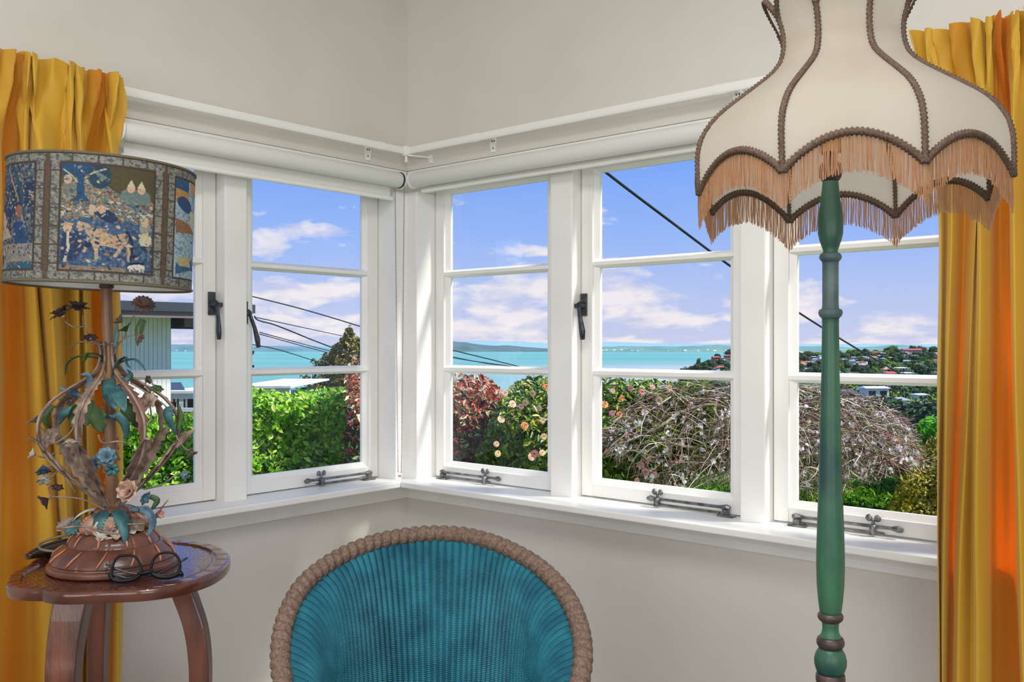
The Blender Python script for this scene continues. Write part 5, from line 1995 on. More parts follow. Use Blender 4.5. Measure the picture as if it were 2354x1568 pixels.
tree(2037, 1300, 12, 4, 'round lime green tree above the orange roofed house')
tree(1580, 1330, 13, 0, 'rounded dark tree at the water end of the headland')
tree(1606, 1500, 4, 2, 'lone slim tree on the headland crest', 9)
for k_ in range(300):
    px = rh.uniform(1832, 2172)
    d = 1000 + 1350 * rh.random() ** 0.9
    tree(px, d, rh.uniform(5, 8.5) * (1.25 if d > 1700 else 1), rh.choice([0, 1, 2, 0, 1, 2, 0, 3]))
for k_ in range(170):
    px = rh.uniform(1930, 2180)
    d = math.exp(rh.uniform(math.log(120), math.log(900)))
    tree(px, d, rh.uniform(1.9, 3.4) * (1 + d / 700), rh.choice([0, 1, 0, 3, 4, 1, 2]))
for k_ in range(60):
    px = rh.uniform(1580, 1700)
    tree(px, rh.uniform(1250, 1560), rh.uniform(5, 9), rh.choice([0, 1, 2, 0]))

# ================================================================ NEIGHBOUR HOUSE
M_board = mat('pale_weatherboard', S(242, 244, 234), 0.6, S(232, 236, 222), 4)
M_fasc = mat('dark_grey_gutter', S(52, 60, 66), 0.5)
M_fasc2 = mat('brown_fascia', S(122, 106, 104), 0.6)
M_dark2 = mat('dark_stained_beam', S(46, 40, 38), 0.6, S(66, 56, 50), 20)
dE = lambda px: 14.0 + (px - 268) * (15.5 - 14.0) / 319
nb = thing('neighbour_house', 'neighbouring house with pale vertical boards under a dark eave', 'house', at(330, 1140, 15.2))
hE, hB = 100 / FPX * 14.0, 78 / FPX * 14.0
nboard = 20
for k_ in range(nboard):
    xa, xb = 190 + (393 - 190) * k_ / nboard, 190 + (393 - 190) * (k_ + 0.9) / nboard
    da, db = dE(xa) + 0.7, dE(xb) + 0.7
    m = MB()
    A, B = at(xa, 791, da), at(xb, 791, db)
    nrm = np.array([-(B - A)[1], (B - A)[0], 0])
    nrm /= np.linalg.norm(nrm)
    m.prism([(A[0], A[1]), (B[0], B[1]), tuple((B + nrm * .03)[:2]), tuple((A + nrm * .03)[:2])], -2.5, EYE + 70 / FPX * 14)
    m.build('board', M_board, nb)
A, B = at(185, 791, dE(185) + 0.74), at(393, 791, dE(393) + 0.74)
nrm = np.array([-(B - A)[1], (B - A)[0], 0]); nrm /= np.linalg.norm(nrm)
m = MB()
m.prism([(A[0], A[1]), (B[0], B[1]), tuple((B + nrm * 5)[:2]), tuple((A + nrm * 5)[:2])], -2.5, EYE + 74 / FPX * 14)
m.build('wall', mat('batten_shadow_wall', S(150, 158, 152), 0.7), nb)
A, B = at(150, 791, dE(150)), at(587, 791, dE(587))
nrm = np.array([-(B - A)[1], (B - A)[0], 0]); nrm /= np.linalg.norm(nrm)
L_ = (B - A) / np.linalg.norm(B - A)
for z0, z1, o0, mm, nm in ((hB, hE, 0.0, M_fasc, 'gutter'), (hB - .10, hB, 0.05, M_fasc2, 'fascia'), (hB + .02, hE - 0.03, 0.13, M_fasc2, 'roof')):
    m = MB()
    a_, b_ = A + nrm * o0, B + nrm * o0 - L_ * (0.0 if nm == 'gutter' else 0.1)
    dd = 0.12 if nm == 'gutter' else (0.05 if nm == 'fascia' else 5.2)
    m.prism([(a_[0], a_[1]), (b_[0], b_[1]), tuple((b_ + nrm * dd)[:2]), tuple((a_ + nrm * dd)[:2])], EYE + z0, EYE + z1)
    m.build(nm, mm, nb)
m = MB()
A, B = at(384, 791, 16.1), at(478, 791, 16.9)
m.prism([(A[0], A[1]), (B[0], B[1]), tuple((B + nrm * .3)[:2]), tuple((A + nrm * .3)[:2])], EYE + 36 / FPX * 16.1, EYE + 67 / FPX * 16.1)
m.build('eave_beam', M_dark2, nb)
m = MB()
A, B = at(424, 791, 15.9), at(470, 791, 16.3)
m.prism([(A[0], A[1]), (B[0], B[1]), tuple((B + nrm * .2)[:2]), tuple((A + nrm * .2)[:2])], EYE + 40 / FPX * 16, EYE + 84 / FPX * 16)
m.build('downpipe_box', M_fasc2, nb)

pv = thing('pavilion', 'low white veranda beyond the hedge with a dark roof end and rail', 'building', at(430, 1000, 22))
pvf = lambda px, py, d: at(px, py, d)


def slab(x0, y0, x1, y1, d, dep, name, m_, par):
    a_, b_ = at(x0, y1, d), at(x1, y0, d)
    m2 = MB()
    w = abs((b_ - a_) @ RV)
    base = np.array([a_[0], a_[1], 0])
    fn = lambda x, y, z: tuple(base + RV * x + FV * y + np.array([0, 0, z]))
    m2.box((0, 0, a_[2]), (w, dep, b_[2]), fn)
    return m2.build(name, m_, par)


slab(380, 899, 566, 905, 22, 3.5, 'roof_edge', M_board, pv)
slab(380, 906, 566, 917, 22.1, 0.1, 'fascia', M_board, pv)
slab(380, 938, 566, 947, 22, 0.08, 'rail', M_board, pv)
slab(380, 951, 566, 960, 22, 0.08, 'rail', M_board, pv)
for x in (398, 407, 422, 427, 470, 520):
    slab(x, 916, x + 2.2, 960, 22.15, 0.06, 'veranda_post', M_dark2 if x < 425 else M_board, pv)
slab(430, 916, 566, 960, 23.6, 0.1, 'rear_wall', M_dark2, pv)
slab(380, 925, 430, 940, 25.0, 0.1, 'rear_wall', M_board, pv)
slab(392, 925, 398.5, 938, 22.5, 0.2, 'red_panel', mat('crimson_panel', S(170, 30, 60), 0.6), pv)
a_, b_ = at(380, 899, 22.2), at(427, 899, 22.2)
m = MB()
P_ = [at(380, 899, 22.2), at(427, 899, 22.2), at(416, 879, 24.5), at(380, 879, 24.5), at(380, 899, 26), at(427, 899, 26)]
m.add(P_, [(0, 1, 2, 3), (4, 5, 2, 3), (1, 5, 2), (0, 4, 3)])
m.build('dark_roof', M_fasc, pv)
cp = thing('flat_roof', 'low white flat roof edge showing just over the bright hedge', 'roof', at(615, 1000, 19))
slab(540, 887.5, 668, 892, 18.9, 4, 'roof_sheet', M_board, cp)
slab(540, 893, 666, 912, 19, 0.1, 'fascia', M_board, cp)
slab(540, 912, 664, 1040, 19.6, 3, 'wall', M_board, cp)

# ---- utility pole and overhead cables
M_cable = mat('black_cable', S(28, 32, 40), 0.5)
M_polew = mat('weathered_pole', S(96, 92, 88), 0.8)
up_ = thing('utility_pole', 'utility pole with two crossarms behind the white window post', 'pole', at(553, 1100, 30))
m = MB(); m.tube([at(553, 1120, 30), at(553, 770, 30)], 0.12, 10); m.build('pole_shaft', M_polew, up_)
for y in (813, 846):
    m = MB(); m.tube([at(520, y, 30), at(582, y, 29.9)], 0.045, 6); ca = m.build('crossarm', M_polew, up_)
    m = MB()
    for x in (571, 577, 581.5):
        p = at(x, y, 29.9)
        m.tube([p, p + np.array([0, 0, .09])], [0.03, 0.05], 6)
    m.build('insulator', M_cable, ca)


def cable(pts, r, label, grp=None):
    m_ = MB()
    m_.tube(smooth_path([at(*p) for p in pts], 8), r, 6)
    o = m_.build('cable', M_cable, smooth=True)
    return tag(o, label, 'cable', grp)


cable([(1180, 222, 8), (1380, 386, 9.2), (1540, 508, 10.5), (1692, 621, 12), (1835, 718, 13.6), (1967, 800, 15.6), (2085, 868, 18), (2162, 912, 20)], 0.0165, 'thick black service cable dropping across the two right-hand window panes')
cable([(540, 671, 24), (574, 680, 24), (700, 712, 25), (836, 753, 26.5), (960, 794, 28), (1040, 822, 30), (1210, 847, 34)], 0.017, 'upper cable crossing the corner window above the conifer')
cable([(585, 727, 15.45), (590, 734, 15.6), (602, 739, 16.2), (640, 750, 17.5), (740, 790, 19), (836, 824, 20.5), (960, 862, 22.5), (1100, 905, 25)], 0.014, 'cable springing from the end of the neighbouring eave')
cable([(590, 730, 18), (836, 783, 30)], 0.010, 'thin cable just under the highest one at the corner window', None)
cable([(597, 764, 30), (720, 797, 36), (836, 826, 44)], 0.016, 'upper of two thin parallel cables left of the conifer')
cable([(597, 768, 30), (720, 802, 36), (836, 832, 44)], 0.016, 'lower of two thin parallel cables left of the conifer')
cable([(560, 789, 30), (640, 804, 34), (730, 832, 40)], 0.018, 'lowest cable crossing the sea left of the conifer')
cable([(1000, 795, 26), (1040, 805, 27), (1130, 827, 30), (1214, 848, 34)], 0.018, 'dark cable crossing the sea above the red flowering shrub')
cable([(1000, 812, 30), (1040, 820, 31), (1120, 836, 36), (1190, 846, 42), (1240, 872, 48), (1330, 930, 56), (1420, 1000, 64)], 0.012, 'thin cable under the dark one above the red flowering shrub')
cable([(1940, 949, 20), (1967, 944, 20), (2060, 936, 19), (2170, 926, 18)], 0.013, 'upper of two black cables across the valley beside the cherry')
cable([(1940, 953, 20), (1967, 948, 20), (2060, 940, 19), (2170, 930, 18)], 0.011, 'lower of two black cables across the valley beside the cherry')
# ================================================================ GARDEN PLANTS
def leaf_mat(name, transl=0.35, rough=0.4, spec=0.4):
    return mat(name, (1, 1, 1, 1), rough, attr=True, transl=transl, spec=spec)


def leaves(name, centers, normals, size, asp, palette, weights, m_, par, seed=1, droop=0.3, var=0.35, kind='stuff'):
    """one folded four-cornered leaf per centre"""
    g = np.random.default_rng(seed)
    n = len(centers)
    C0 = np.asarray(centers, float)
    Nn = np.asarray(normals, float) + g.normal(0, 0.55, (n, 3))
    Nn /= np.linalg.norm(Nn, axis=1)[:, None]
    T_ = g.normal(0, 1, (n, 3))
    T_[:, 2] -= droop
    T_ -= Nn * np.sum(T_ * Nn, 1)[:, None]
    T_ /= np.linalg.norm(T_, axis=1)[:, None]
    B_ = np.cross(Nn, T_)
    s = size * (1 + var * g.normal(0, 1, n)).clip(0.45, 1.8)[:, None]
    V = np.empty((n, 6, 3))
    V[:, 0] = C0 - T_ * s * .5
    V[:, 1] = C0 - T_ * s * .05 + B_ * s * asp * .5 + Nn * s * .12
    V[:, 2] = C0 + T_ * s * .5 - Nn * s * .10
    V[:, 3] = C0 - T_ * s * .05 - B_ * s * asp * .5 + Nn * s * .12
    V[:, 4] = C0 + T_ * s * .28 + B_ * s * asp * .36 + Nn * s * .06
    V[:, 5] = C0 + T_ * s * .28 - B_ * s * asp * .36 + Nn * s * .06
    idx = np.arange(n)[:, None] * 6
    F = np.concatenate([idx + np.array([0, 1, 4, 2]), idx + np.array([0, 2, 5, 3])])
    pal = np.array([S(*c)[:3] for c in palette])
    ci = g.choice(len(pal), n, p=np.array(weights) / np.sum(weights))
    cc = pal[ci] * g.uniform(0.75, 1.25, (n, 1))
    return big_mesh(name, V.reshape(-1, 3), F, m_, par, col=np.repeat(cc, 6, 0), kind=kind)


def scatter(n, xr, topf, botf, d, dj, seed, lump=0.25, lscale=2.2):
    """points over a leafy face: lumpy depth, top line and bottom line from the photograph"""
    g = np.random.default_rng(seed)
    out, nr = [], []
    while len(out) < n:
        px = g.uniform(*xr)
        y0, y1 = topf(px), botf(px)
        if y1 <= y0:
            continue
        py = g.uniform(y0, y1)
        p0 = at(px, py, d)
        lm = mnoise.noise(Vector((p0[0] * lscale, p0[1] * lscale, p0[2] * lscale + seed)))
        l2 = mnoise.noise(Vector((p0[0] * lscale * 3, p0[1] * lscale * 3, p0[2] * lscale * 3 + seed)))
        edge = max(0, 1 - (py - y0) / 26.0)
        dd = d - lump * lm - lump * 0.4 * l2 + dj * abs(g.normal()) * 0.5 + edge * g.uniform(0, 0.7)
        out.append(at(px, py, dd))
        e = mnoise.noise(Vector((p0[0] * lscale + .12, p0[1] * lscale, p0[2] * lscale + seed))) - lm
        f = mnoise.noise(Vector((p0[0] * lscale, p0[1] * lscale, (p0[2] + .05) * lscale + seed))) - lm
        nr.append(-FV * 0.8 - RV * e * 5 - UV_ * f * 5 + UV_ * (0.55 + 0.5 * edge))
    return np.array(out), np.array(nr)


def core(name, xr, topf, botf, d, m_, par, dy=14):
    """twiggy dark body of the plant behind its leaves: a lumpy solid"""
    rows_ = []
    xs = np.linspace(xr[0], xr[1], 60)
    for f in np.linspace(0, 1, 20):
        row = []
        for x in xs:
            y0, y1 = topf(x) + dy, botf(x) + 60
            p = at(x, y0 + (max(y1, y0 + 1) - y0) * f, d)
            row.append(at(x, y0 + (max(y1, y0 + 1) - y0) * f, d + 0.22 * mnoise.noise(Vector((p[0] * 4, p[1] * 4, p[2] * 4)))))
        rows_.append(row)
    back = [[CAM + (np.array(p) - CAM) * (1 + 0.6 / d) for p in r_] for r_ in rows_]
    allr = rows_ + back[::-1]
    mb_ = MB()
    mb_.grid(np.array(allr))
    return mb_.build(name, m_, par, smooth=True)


lin_ = lambda xs, ys: (lambda x: float(np.interp(x, xs, ys)))
wav = lambda x, a, f, s_: a * mnoise.noise(Vector((x * f, s_, 0)))
M_leaf = leaf_mat('hedge_leaf')
M_leaf2 = leaf_mat('glossy_leaf', 0.25, 0.3, 0.5)
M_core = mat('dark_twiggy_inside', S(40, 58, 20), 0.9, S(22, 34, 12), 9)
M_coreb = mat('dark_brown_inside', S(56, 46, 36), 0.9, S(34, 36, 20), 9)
M_trunk = mat('grey_bark', S(92, 80, 68), 0.85, S(60, 52, 44), 12, 0.3, 40)

# bright clipped hedge
ht0 = lin_([-140, 150, 275, 330, 400, 453, 520, 574, 600, 630, 665, 700, 760, 800, 836, 880], [990, 985, 962, 955, 958, 948, 915, 888, 893, 904, 906, 900, 893, 890, 893, 905])
ht = lambda x: ht0(x) + wav(x, 9, .05, 1) + wav(x, 6, .16, 2)
hb = lambda x: 1185
hg = thing('hedge', 'dense bright green leafy hedge outside the windows above the tapestry lamp table', 'hedge', at(560, 1600, 7.2))
hg['label'] = 'dense bright green leafy hedge outside the window pair nearest the tapestry lamp'
p, n = scatter(27000, (-140, 880), ht, hb, 7.1, 0.35, 3)
leaves('foliage', p, n, 0.047, 0.50, [(176, 216, 52), (122, 184, 30), (84, 146, 24), (214, 236, 110), (62, 112, 20)], [4, 5, 3, 1.6, 2], M_leaf, hg, 4)
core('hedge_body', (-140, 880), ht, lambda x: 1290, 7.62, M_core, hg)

# red-tipped shrub in the corner
pt0 = lin_([790, 815, 836, 900, 980, 1035, 1075, 1110, 1135, 1160, 1185], [850, 822, 812, 826, 845, 858, 862, 863, 880, 905, 930])
pt = lambda x: pt0(x) + wav(x, 8, .09, 5)
pb = lambda x: float(np.interp(x, [790, 835, 860, 1035, 1105, 1130, 1160, 1185], [1100, 1100, 1150, 1150, 1110, 1010, 930, 930]))
ph = thing('red_tipped_shrub', 'shrub of red and cream leaves just outside the corner of the windows', 'shrub', at(960, 1500, 6.7))
p, n = scatter(8600, (795, 1185), pt, pb, 6.75, 0.3, 8, 0.2)
g_ = np.random.default_rng(5)
py_ = np.array([HY - (q[2] - EYE) / ((q - CAM) @ FV) * FPX for q in p])
up_m = py_ + g_.normal(0, 28, len(p)) < 965
leaves('foliage', p[up_m], n[up_m], 0.044, 0.38, [(196, 70, 56), (224, 130, 96), (240, 222, 186), (140, 50, 40), (104, 120, 50)], [3, 4, 6.5, 1, 2], M_leaf, ph, 6)
lo_m = ~up_m
leaves('foliage', p[lo_m], n[lo_m], 0.044, 0.4, [(84, 110, 50), (60, 80, 40), (150, 44, 52), (110, 36, 42), (196, 60, 66), (170, 180, 130)], [4, 3, 2, 2, 1.0, 1], M_leaf, ph, 7)
core('shrub_body', (800, 1170), pt, lambda x: max(pb(x), 1300 if x < 1110 else 0), 7.1, M_coreb, ph)

# camellia with peach flowers
ct0 = lin_([1090, 1130, 1160, 1178, 1195, 1220, 1265, 1330, 1376, 1440, 1500, 1560, 1640, 1700], [1050, 960, 912, 888, 874, 868, 866, 864, 868, 872, 874, 880, 872, 884])
ct = lambda x: ct0(x) + wav(x, 8, .10, 9)
cb = lambda x: float(np.interp(x, [1090, 1520, 1560, 1640], [1200, 1190, 1080, 1010]))
cm_ = thing('camellia', 'dark green flowering bush dotted with peach blooms behind the window latch', 'bush', at(1300, 1500, 6.4))
p, n = scatter(16000, (1095, 1640), ct, cb, 6.4, 0.3, 12)
leaves('foliage', p, n, 0.044, 0.42, [(84, 122, 30), (132, 162, 40), (58, 90, 22), (184, 186, 66), (206, 172, 70), (222, 226, 140)], [5, 4, 4, 1.5, .7, .7], M_leaf2, cm_, 13)
core('bush_body', (1105, 1640), ct, lambda x: 1330 if x < 1520 else 1010, 6.85, M_core, cm_)
M_pet = [mat('peach_petals', S(250, 190, 150), 0.6, S(252, 224, 190), 60, transl=0.3), mat('cream_petals', S(248, 226, 176), 0.6, S(240, 200, 150), 60, transl=0.3), mat('pink_petals', S(232, 132, 140), 0.6, S(246, 190, 184), 60, transl=0.3), mat('orange_petals', S(232, 140, 76), 0.6, S(240, 176, 110), 60, transl=0.3)]


def bloom_mesh(name, m_, r, n_=9):
    mb_ = MB()
    for rw, (op, f) in enumerate(((1.35, 1.0), (0.85, .7), (0.35, .45))):
        for k2 in range(n_ - 2 * rw):
            q = 2 * PI * k2 / (n_ - 2 * rw) + rw * .4
            d_ = np.array([math.cos(q), math.sin(q), 0]); s_ = np.array([-math.sin(q), math.cos(q), 0])
            R_ = []
            for t, w in ((0.1, .12), (.6, .36), (.95, .26), (1.05, .06)):
                th = op * (.5 + .5 * t)
                c = f * r * t * (d_ * math.sin(th) + np.array([0, 0, math.cos(th) * .7]))
                R_.append([c - s_ * w * r * f, c + np.array([0, 0, -.04 * r]), c + s_ * w * r * f])
            mb_.grid(np.array(R_))
    me = bpy.data.meshes.new(name)
    me.from_pydata(mb_.v, [], mb_.f)
    me.polygons.foreach_set('use_smooth', [True] * len(me.polygons))
    me.materials.append(m_)
    return me


blm = [bloom_mesh('bloom', m_, 0.030) for m_ in M_pet]
rb = random.Random(4)
spots = [(1225, 904, 0), (1208, 925, 1), (1178, 929, 0), (1198, 935, 2), (1240, 938, 0), (1152, 964, 1), (1247, 967, 1), (1206, 979, 3), (1249, 1004, 0), (1141, 1021, 0), (1229, 1043, 2), (1246, 1041, 0), (1222, 1050, 0), (1144, 1043, 1),
         (1376, 888, 0), (1408, 899, 0), (1450, 893, 2), (1475, 902, 2), (1429, 916, 3), (1407, 950, 2), (1424, 953, 3), (1481, 945, 0), (1516, 920, 0), (1538, 893, 0), (1395, 1040, 3), (1389, 930, 3), (1500, 890, 2), (1160, 905, 0), (1255, 890, 3),
         (1464, 1105, 2), (1473, 1068, 2), (1492, 1055, 2), (1485, 1085, 2), (1505, 1090, 2), (1440, 1000, 0), (1300, 930, 0), (1330, 990, 1), (1290, 1030, 0), (1345, 900, 0)]
for x, y, k_ in spots:
    o = bpy.data.objects.new('bloom', blm[k_])
    COL.objects.link(o)
    o.parent = cm_
    o.location = np.array(at(x, y, 6.12 - (0.15 if x > 1420 else 0))) - np.array(ORG[cm_.name])
    dirv = Vector(-FV + RV * rb.uniform(-.6, .6) + UV_ * rb.uniform(-.2, .7))
    o.rotation_euler = dirv.to_track_quat('Z', 'Y').to_euler()
    s_ = rb.uniform(.6, .95)
    o.scale = (s_, s_, s_)

# dark shrubs filling the slope behind the cherry
dk = thing('dark_shrub', 'dark green shrub mass behind the tangle of bare cherry twigs', 'shrub', at(1750, 1500, 7.6))
kt = lambda x: float(np.interp(x, [1480, 1560, 1650, 1760, 1900, 2000, 2080, 2140], [905, 890, 884, 890, 912, 940, 990, 1060])) + wav(x, 8, .08, 3)
kb = lambda x: float(np.interp(x, [1480, 1560, 1600, 1700, 1830, 1960, 2060, 2140], [1160, 1130, 1090, 1070, 1080, 1075, 1090, 1110]))
p, n = scatter(5200, (1490, 2130), kt, kb, 7.6, 0.4, 31)
leaves('foliage', p, n, 0.06, 0.4, [(50, 66, 26), (74, 92, 34), (84, 66, 50), (40, 44, 26), (120, 128, 60)], [4, 3, 3, 4, 1], M_leaf2, dk, 32)
core('shrub_body', (1495, 2120), kt, lambda x: kb(x) - 64, 7.95, M_coreb, dk)

# weeping cherry
wc = thing('weeping_cherry', 'weeping cherry tree of tangled bare twigs and pale blossoms behind the green lamp stem', 'tree', at(1745, 1250, 6.4))
ctop = lin_([1385, 1440, 1480, 1560, 1650, 1760, 1850, 1950, 2030, 2090, 2125], [1010, 940, 905, 882, 876, 876, 890, 902, 928, 978, 1060])
cbot = lin_([1385, 1440, 1500, 1560, 1610, 1680, 1760, 1850, 1960, 2040, 2100, 2125], [1020, 1060, 1125, 1145, 1105, 1100, 1120, 1135, 1105, 1085, 1075, 1065])
M_twig = mat('cherry_twig', (1, 1, 1, 1), 0.7, attr=True)
g_ = np.random.default_rng(77)
pal = np.array([S(*c)[:3] for c in ((170, 146, 128), (120, 88, 78), (226, 214, 196), (160, 168, 94), (150, 92, 84), (84, 62, 54), (196, 168, 154))])
pw_ = np.array([4, 4, 3.0, 1.4, 3, 2.5, 2.5])
V, F, CC = [], [], []
nt_ = 0
while nt_ < 2350:
    px = g_.uniform(1390, 2118)
    y0, y1 = ctop(px), cbot(px)
    py = y0 + (y1 - y0) * g_.random() ** 1.15
    d = 6.35 + g_.normal(0, 0.38)
    ctr = 1680 if g_.random() < 0.5 else 1900
    side = np.sign(px - ctr + g_.normal(0, 90))
    ang = g_.normal(-0.12, 0.55) if py < y0 + 60 else g_.normal(0.45, 0.75)
    L = g_.uniform(45, 150)
    curl = g_.normal(0.9, 0.7)
    nseg = 6
    a = ang
    x, y = px, py
    pts = [at(x, y, d)]
    dd = g_.normal(0, 0.05)
    ok = True
    for s_ in range(nseg):
        x += side * math.cos(a) * L / nseg
        y += math.sin(a) * L / nseg
        a += curl / nseg + g_.normal(0, 0.16)
        d += dd
        pts.append(at(x, y, d))
        if y > cbot(min(max(x, 1385), 2125)) + 10 or y < ctop(min(max(x, 1385), 2125)) - 6:
            break
    if len(pts) < 3:
        continue
    r0 = g_.uniform(0.0016, 0.0036) * (1.7 if g_.random() < .08 else 1)
    o = len(V)
    m2 = len(pts)
    for i, q in enumerate(pts):
        r_ = r0 * (1 - 0.6 * i / m2)
        for k2 in range(3):
            V.append(q + RV * r_ * math.cos(k2 * 2.094 + i) + UV_ * r_ * math.sin(k2 * 2.094 + i) + FV * r_ * 0.7 * math.cos(k2 * 2.094 + 1))
    for i in range(m2 - 1):
        for k2 in range(3):
            F.append((o + i * 3 + k2, o + i * 3 + (k2 + 1) % 3, o + i * 3 + 3 + (k2 + 1) % 3, o + i * 3 + 3 + k2))
    c = pal[g_.choice(len(pal), p=pw_ / pw_.sum())] * g_.uniform(.8, 1.2)
    CC += [c] * (m2 * 3)
    nt_ += 1
big_mesh('twigs', V, F, M_twig, wc, col=np.array(CC), kind='stuff')
M_limb = mat('lichen_limb', S(150, 140, 104), 0.8, S(112, 92, 78), 20, 0.3, 60)
for pts in (((1770, 1240, 6.5), (1765, 1120, 6.5), (1740, 1010, 6.45), (1690, 950, 6.3), (1630, 930, 6.2), (1560, 950, 6.1)), ((1742, 1010, 6.45), (1830, 950, 6.4), (1900, 975, 6.25), (1935, 982, 6.2), (1965, 968, 6.2), (2010, 985, 6.1)),
            ((1738, 1008, 6.45), (1740, 930, 6.5), (1800, 890, 6.5), (1870, 900, 6.5)), ((1560, 950, 6.1), (1510, 985, 6.0), (1455, 1010, 5.95), (1420, 1020, 5.9)), ((1600, 1030, 6.2), (1560, 1024, 6.15), (1510, 1005, 6.05), (1495, 985, 6.0)),
            ((1640, 940, 6.2), (1660, 990, 6.1), (1655, 1060, 6.05))):
    m = MB()
    q = smooth_path([at(*p_) for p_ in pts], 6)
    m.tube(q, list(np.linspace(.020 if pts[0][1] > 1200 else 0.012, .006, len(q))), 7)
    m.build('limb', M_limb, wc, smooth=True)
# blossoms
cs, ns = [], []
for k_ in range(330):
    px = g_.uniform(1400, 2110)
    y0, y1 = ctop(px), cbot(px)
    py = y0 + (y1 - y0) * g_.beta(1.6, 1.1)
    c = at(px, py, 6.0 + g_.normal(0, 0.15))
    for q in range(int(g_.integers(5, 9))):
        cs.append(c + g_.normal(0, 0.0075, 3)); ns.append(-FV + g_.normal(0, .5, 3))
leaves('blossom', cs, ns, 0.017, 0.8, [(248, 236, 236), (240, 208, 210), (226, 180, 186), (250, 246, 240)], [4, 3, 1.2, 3], leaf_mat('blossom_petal', 0.3, 0.6, .2), wc, 78)
# sparse green shoots inside the tangle
p, n = scatter(3600, (1390, 2110), lambda x: ctop(x) + 12, lambda x: cbot(x) - 10, 6.45, 0.5, 41)
leaves('shoots', p, n, 0.036, 0.4, [(150, 156, 84), (110, 128, 50), (176, 176, 110), (130, 90, 80)], [3, 3, 2, 2], M_leaf, wc, 42)

# golden-green shrub beside the right curtain
gt_ = lambda x: float(np.interp(x, [2040, 2062, 2085, 2110, 2135, 2165, 2200, 2300], [1180, 1120, 1070, 1035, 1010, 992, 985, 985])) + wav(x, 7, .1, 4)
gs = thing('golden_shrub', 'small-leaved golden green shrub beside the right gold curtain', 'shrub', at(2130, 1500, 6.2))
p, n = scatter(11500, (2042, 2420), gt_, lambda x: 1230, 6.3, 0.3, 51, .2, 4)
leaves('foliage', p, n, 0.026, 0.5, [(214, 192, 56), (170, 158, 44), (122, 124, 36), (232, 214, 96), (80, 80, 28)], [4, 4, 3, 1.6, 2.5], M_leaf, gs, 52)
core('shrub_body', (2056, 2420), gt_, lambda x: 1290, 6.75, M_core, gs)
# bright young tree behind it
bt_ = lambda x: float(np.interp(x, [2100, 2112, 2135, 2165, 2200], [1010, 975, 958, 960, 975])) + wav(x, 6, .12, 4)
bs = thing('bright_green_sapling', 'bright green young tree rising behind the golden shrub', 'tree', at(2150, 1150, 9))
p, n = scatter(1500, (2102, 2200), bt_, lambda x: 1040, 9, 0.4, 61, .2, 3)
leaves('foliage', p, n, 0.06, 0.45, [(92, 176, 30), (64, 140, 26), (140, 200, 60)], [4, 3, 2], M_leaf, bs, 62)
m = MB(); m.tube([at(2150, 1160, 9.2), at(2150, 990, 9.2)], 0.03, 6); m.build('trunk', M_trunk, bs)
# mid slope shrubs right of the cherry
ms = thing('slope_shrub', 'soft green shrub on the slope between the cherry and the golden shrub', 'shrub', at(2080, 1120, 10))
p, n = scatter(3000, (2030, 2190), lambda x: float(np.interp(x, [2030, 2070, 2110, 2190], [1030, 985, 985, 1000])) + wav(x, 8, .08, 6), lambda x: 1085, 9.8, 0.5, 65, .3, 2)
leaves('foliage', p, n, 0.06, 0.35, [(84, 108, 42), (62, 90, 36), (112, 124, 56), (50, 66, 30)], [4, 4, 2, 2], M_leaf, ms, 66)
core('shrub_body', (2035, 2185), lambda x: float(np.interp(x, [2030, 2070, 2110, 2190], [1030, 985, 985, 1000])), lambda x: 1050, 10.4, M_core, ms)
gb = thing('grass_bank', 'bright green grassy bank under the cherry twigs at the foot of the panes', 'grass', at(1800, 1300, 8.3))
p = []
for k_ in range(9000):
    px, py = g_.uniform(1500, 2140), g_.uniform(1045, 1245)
    p.append(at(px, py, 7.7 + (1245 - py) / 200 * 2.6 + g_.normal(0, .06)))
p = np.array(p)
n = np.tile(UV_ * 0.9 - FV * 0.4, (len(p), 1))
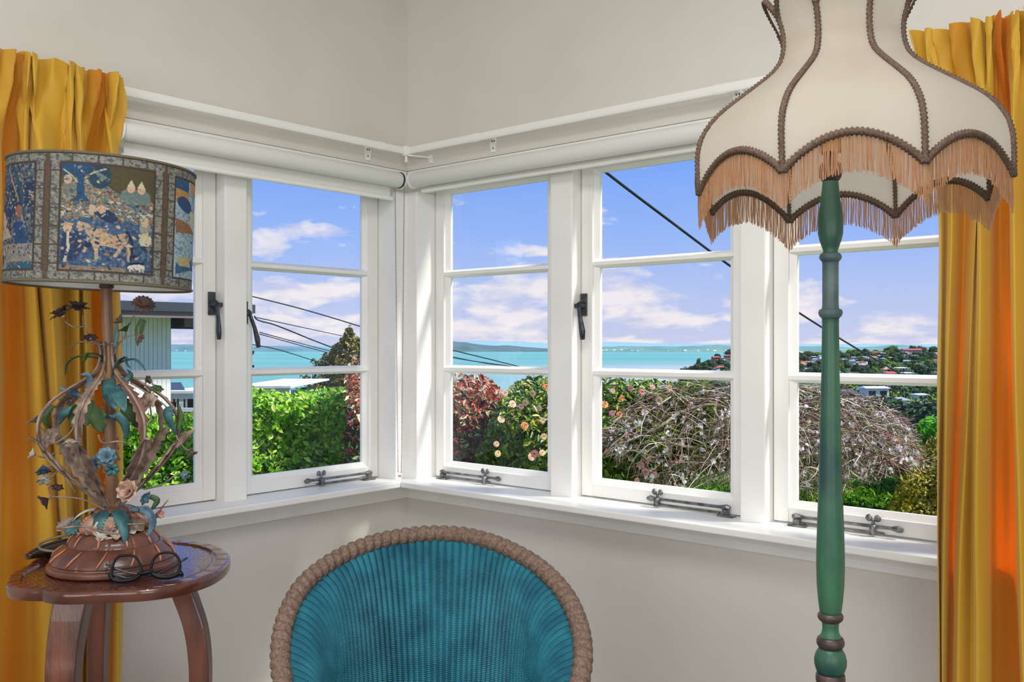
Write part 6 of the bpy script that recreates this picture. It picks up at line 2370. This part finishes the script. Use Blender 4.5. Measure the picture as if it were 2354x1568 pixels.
leaves('grass_blades', p, n, 0.11, 0.15, [(130, 180, 44), (94, 150, 34), (164, 194, 64), (70, 118, 30)], [4, 4, 2, 2], M_leaf, gb, 82, droop=-2.0)
m = MB()
m.grid(np.array([[at(px, py + 3, 7.7 + (1245 - py) / 200 * 2.6 + .04) for px in range(1480, 2170, 20)] for py in range(1045, 1260, 10)]))
m.build('bank', M_lawn, gb, smooth=True)
# lawn grass tufts under the cherry and small weeds
cs, ns = [], []
for k_ in range(9000):
    px, py = g_.uniform(1380, 2180), g_.uniform(1068, 1240)
    d = 1.825 / ((py - HY) / FPX)
    q = at(px, py, d)
    q[2] = -0.505 + g_.uniform(0.0, 0.10)
    cs.append(q); ns.append(-FV + g_.normal(0, .6, 3))
big = leaves('long_grass', cs, ns, 0.15, 0.16, [(122, 168, 40), (84, 136, 30), (160, 186, 60), (64, 108, 28)], [4, 4, 2, 2], M_leaf, None, 71, droop=-2.0)
tag(big, 'long bright green lawn grass under the cherry tree', 'grass')

# tiered conifer beyond the hedge
cf = thing('conifer', 'orange-green pointed conifer rising behind the hedge', 'tree', at(800, 1050, 25))
g_ = np.random.default_rng(91)
cs, ns = [], []
tiers = [(768, 10), (782, 22), (796, 44), (812, 62), (828, 82), (846, 98), (866, 112), (884, 124), (900, 120)]
while len(cs) < 15000:
    k_ = g_.integers(0, len(tiers))
    y, w = tiers[k_]
    q = g_.uniform(0, 2 * PI)
    rr = w * math.sqrt(g_.random()) * (0.80 + 0.3 * math.sin(q * 5 + k_))
    x = 803 + rr * math.cos(q)
    dep = 25 + rr * math.sin(q) / FPX * 25
    yy_ = y + 0.10 * rr * g_.random() + g_.normal(0, 4.0) + 4 * math.sin(q * 5 + k_)
    cs.append(at(x, yy_, dep)); ns.append(UV_ + (RV * math.cos(q) - FV) * .5)
leaves('foliage', cs, ns, 0.11, 0.4, [(150, 132, 46), (104, 112, 38), (66, 84, 32), (180, 150, 72), (84, 72, 38)], [4, 4, 3, 1.6, 2], M_leaf2, cf, 92)
m = MB(); m.tube([at(803, 1060, 25), at(803, 880, 25), at(803, 775, 25)], [.16, .12, .02], 8); m.build('trunk', M_trunk, cf)
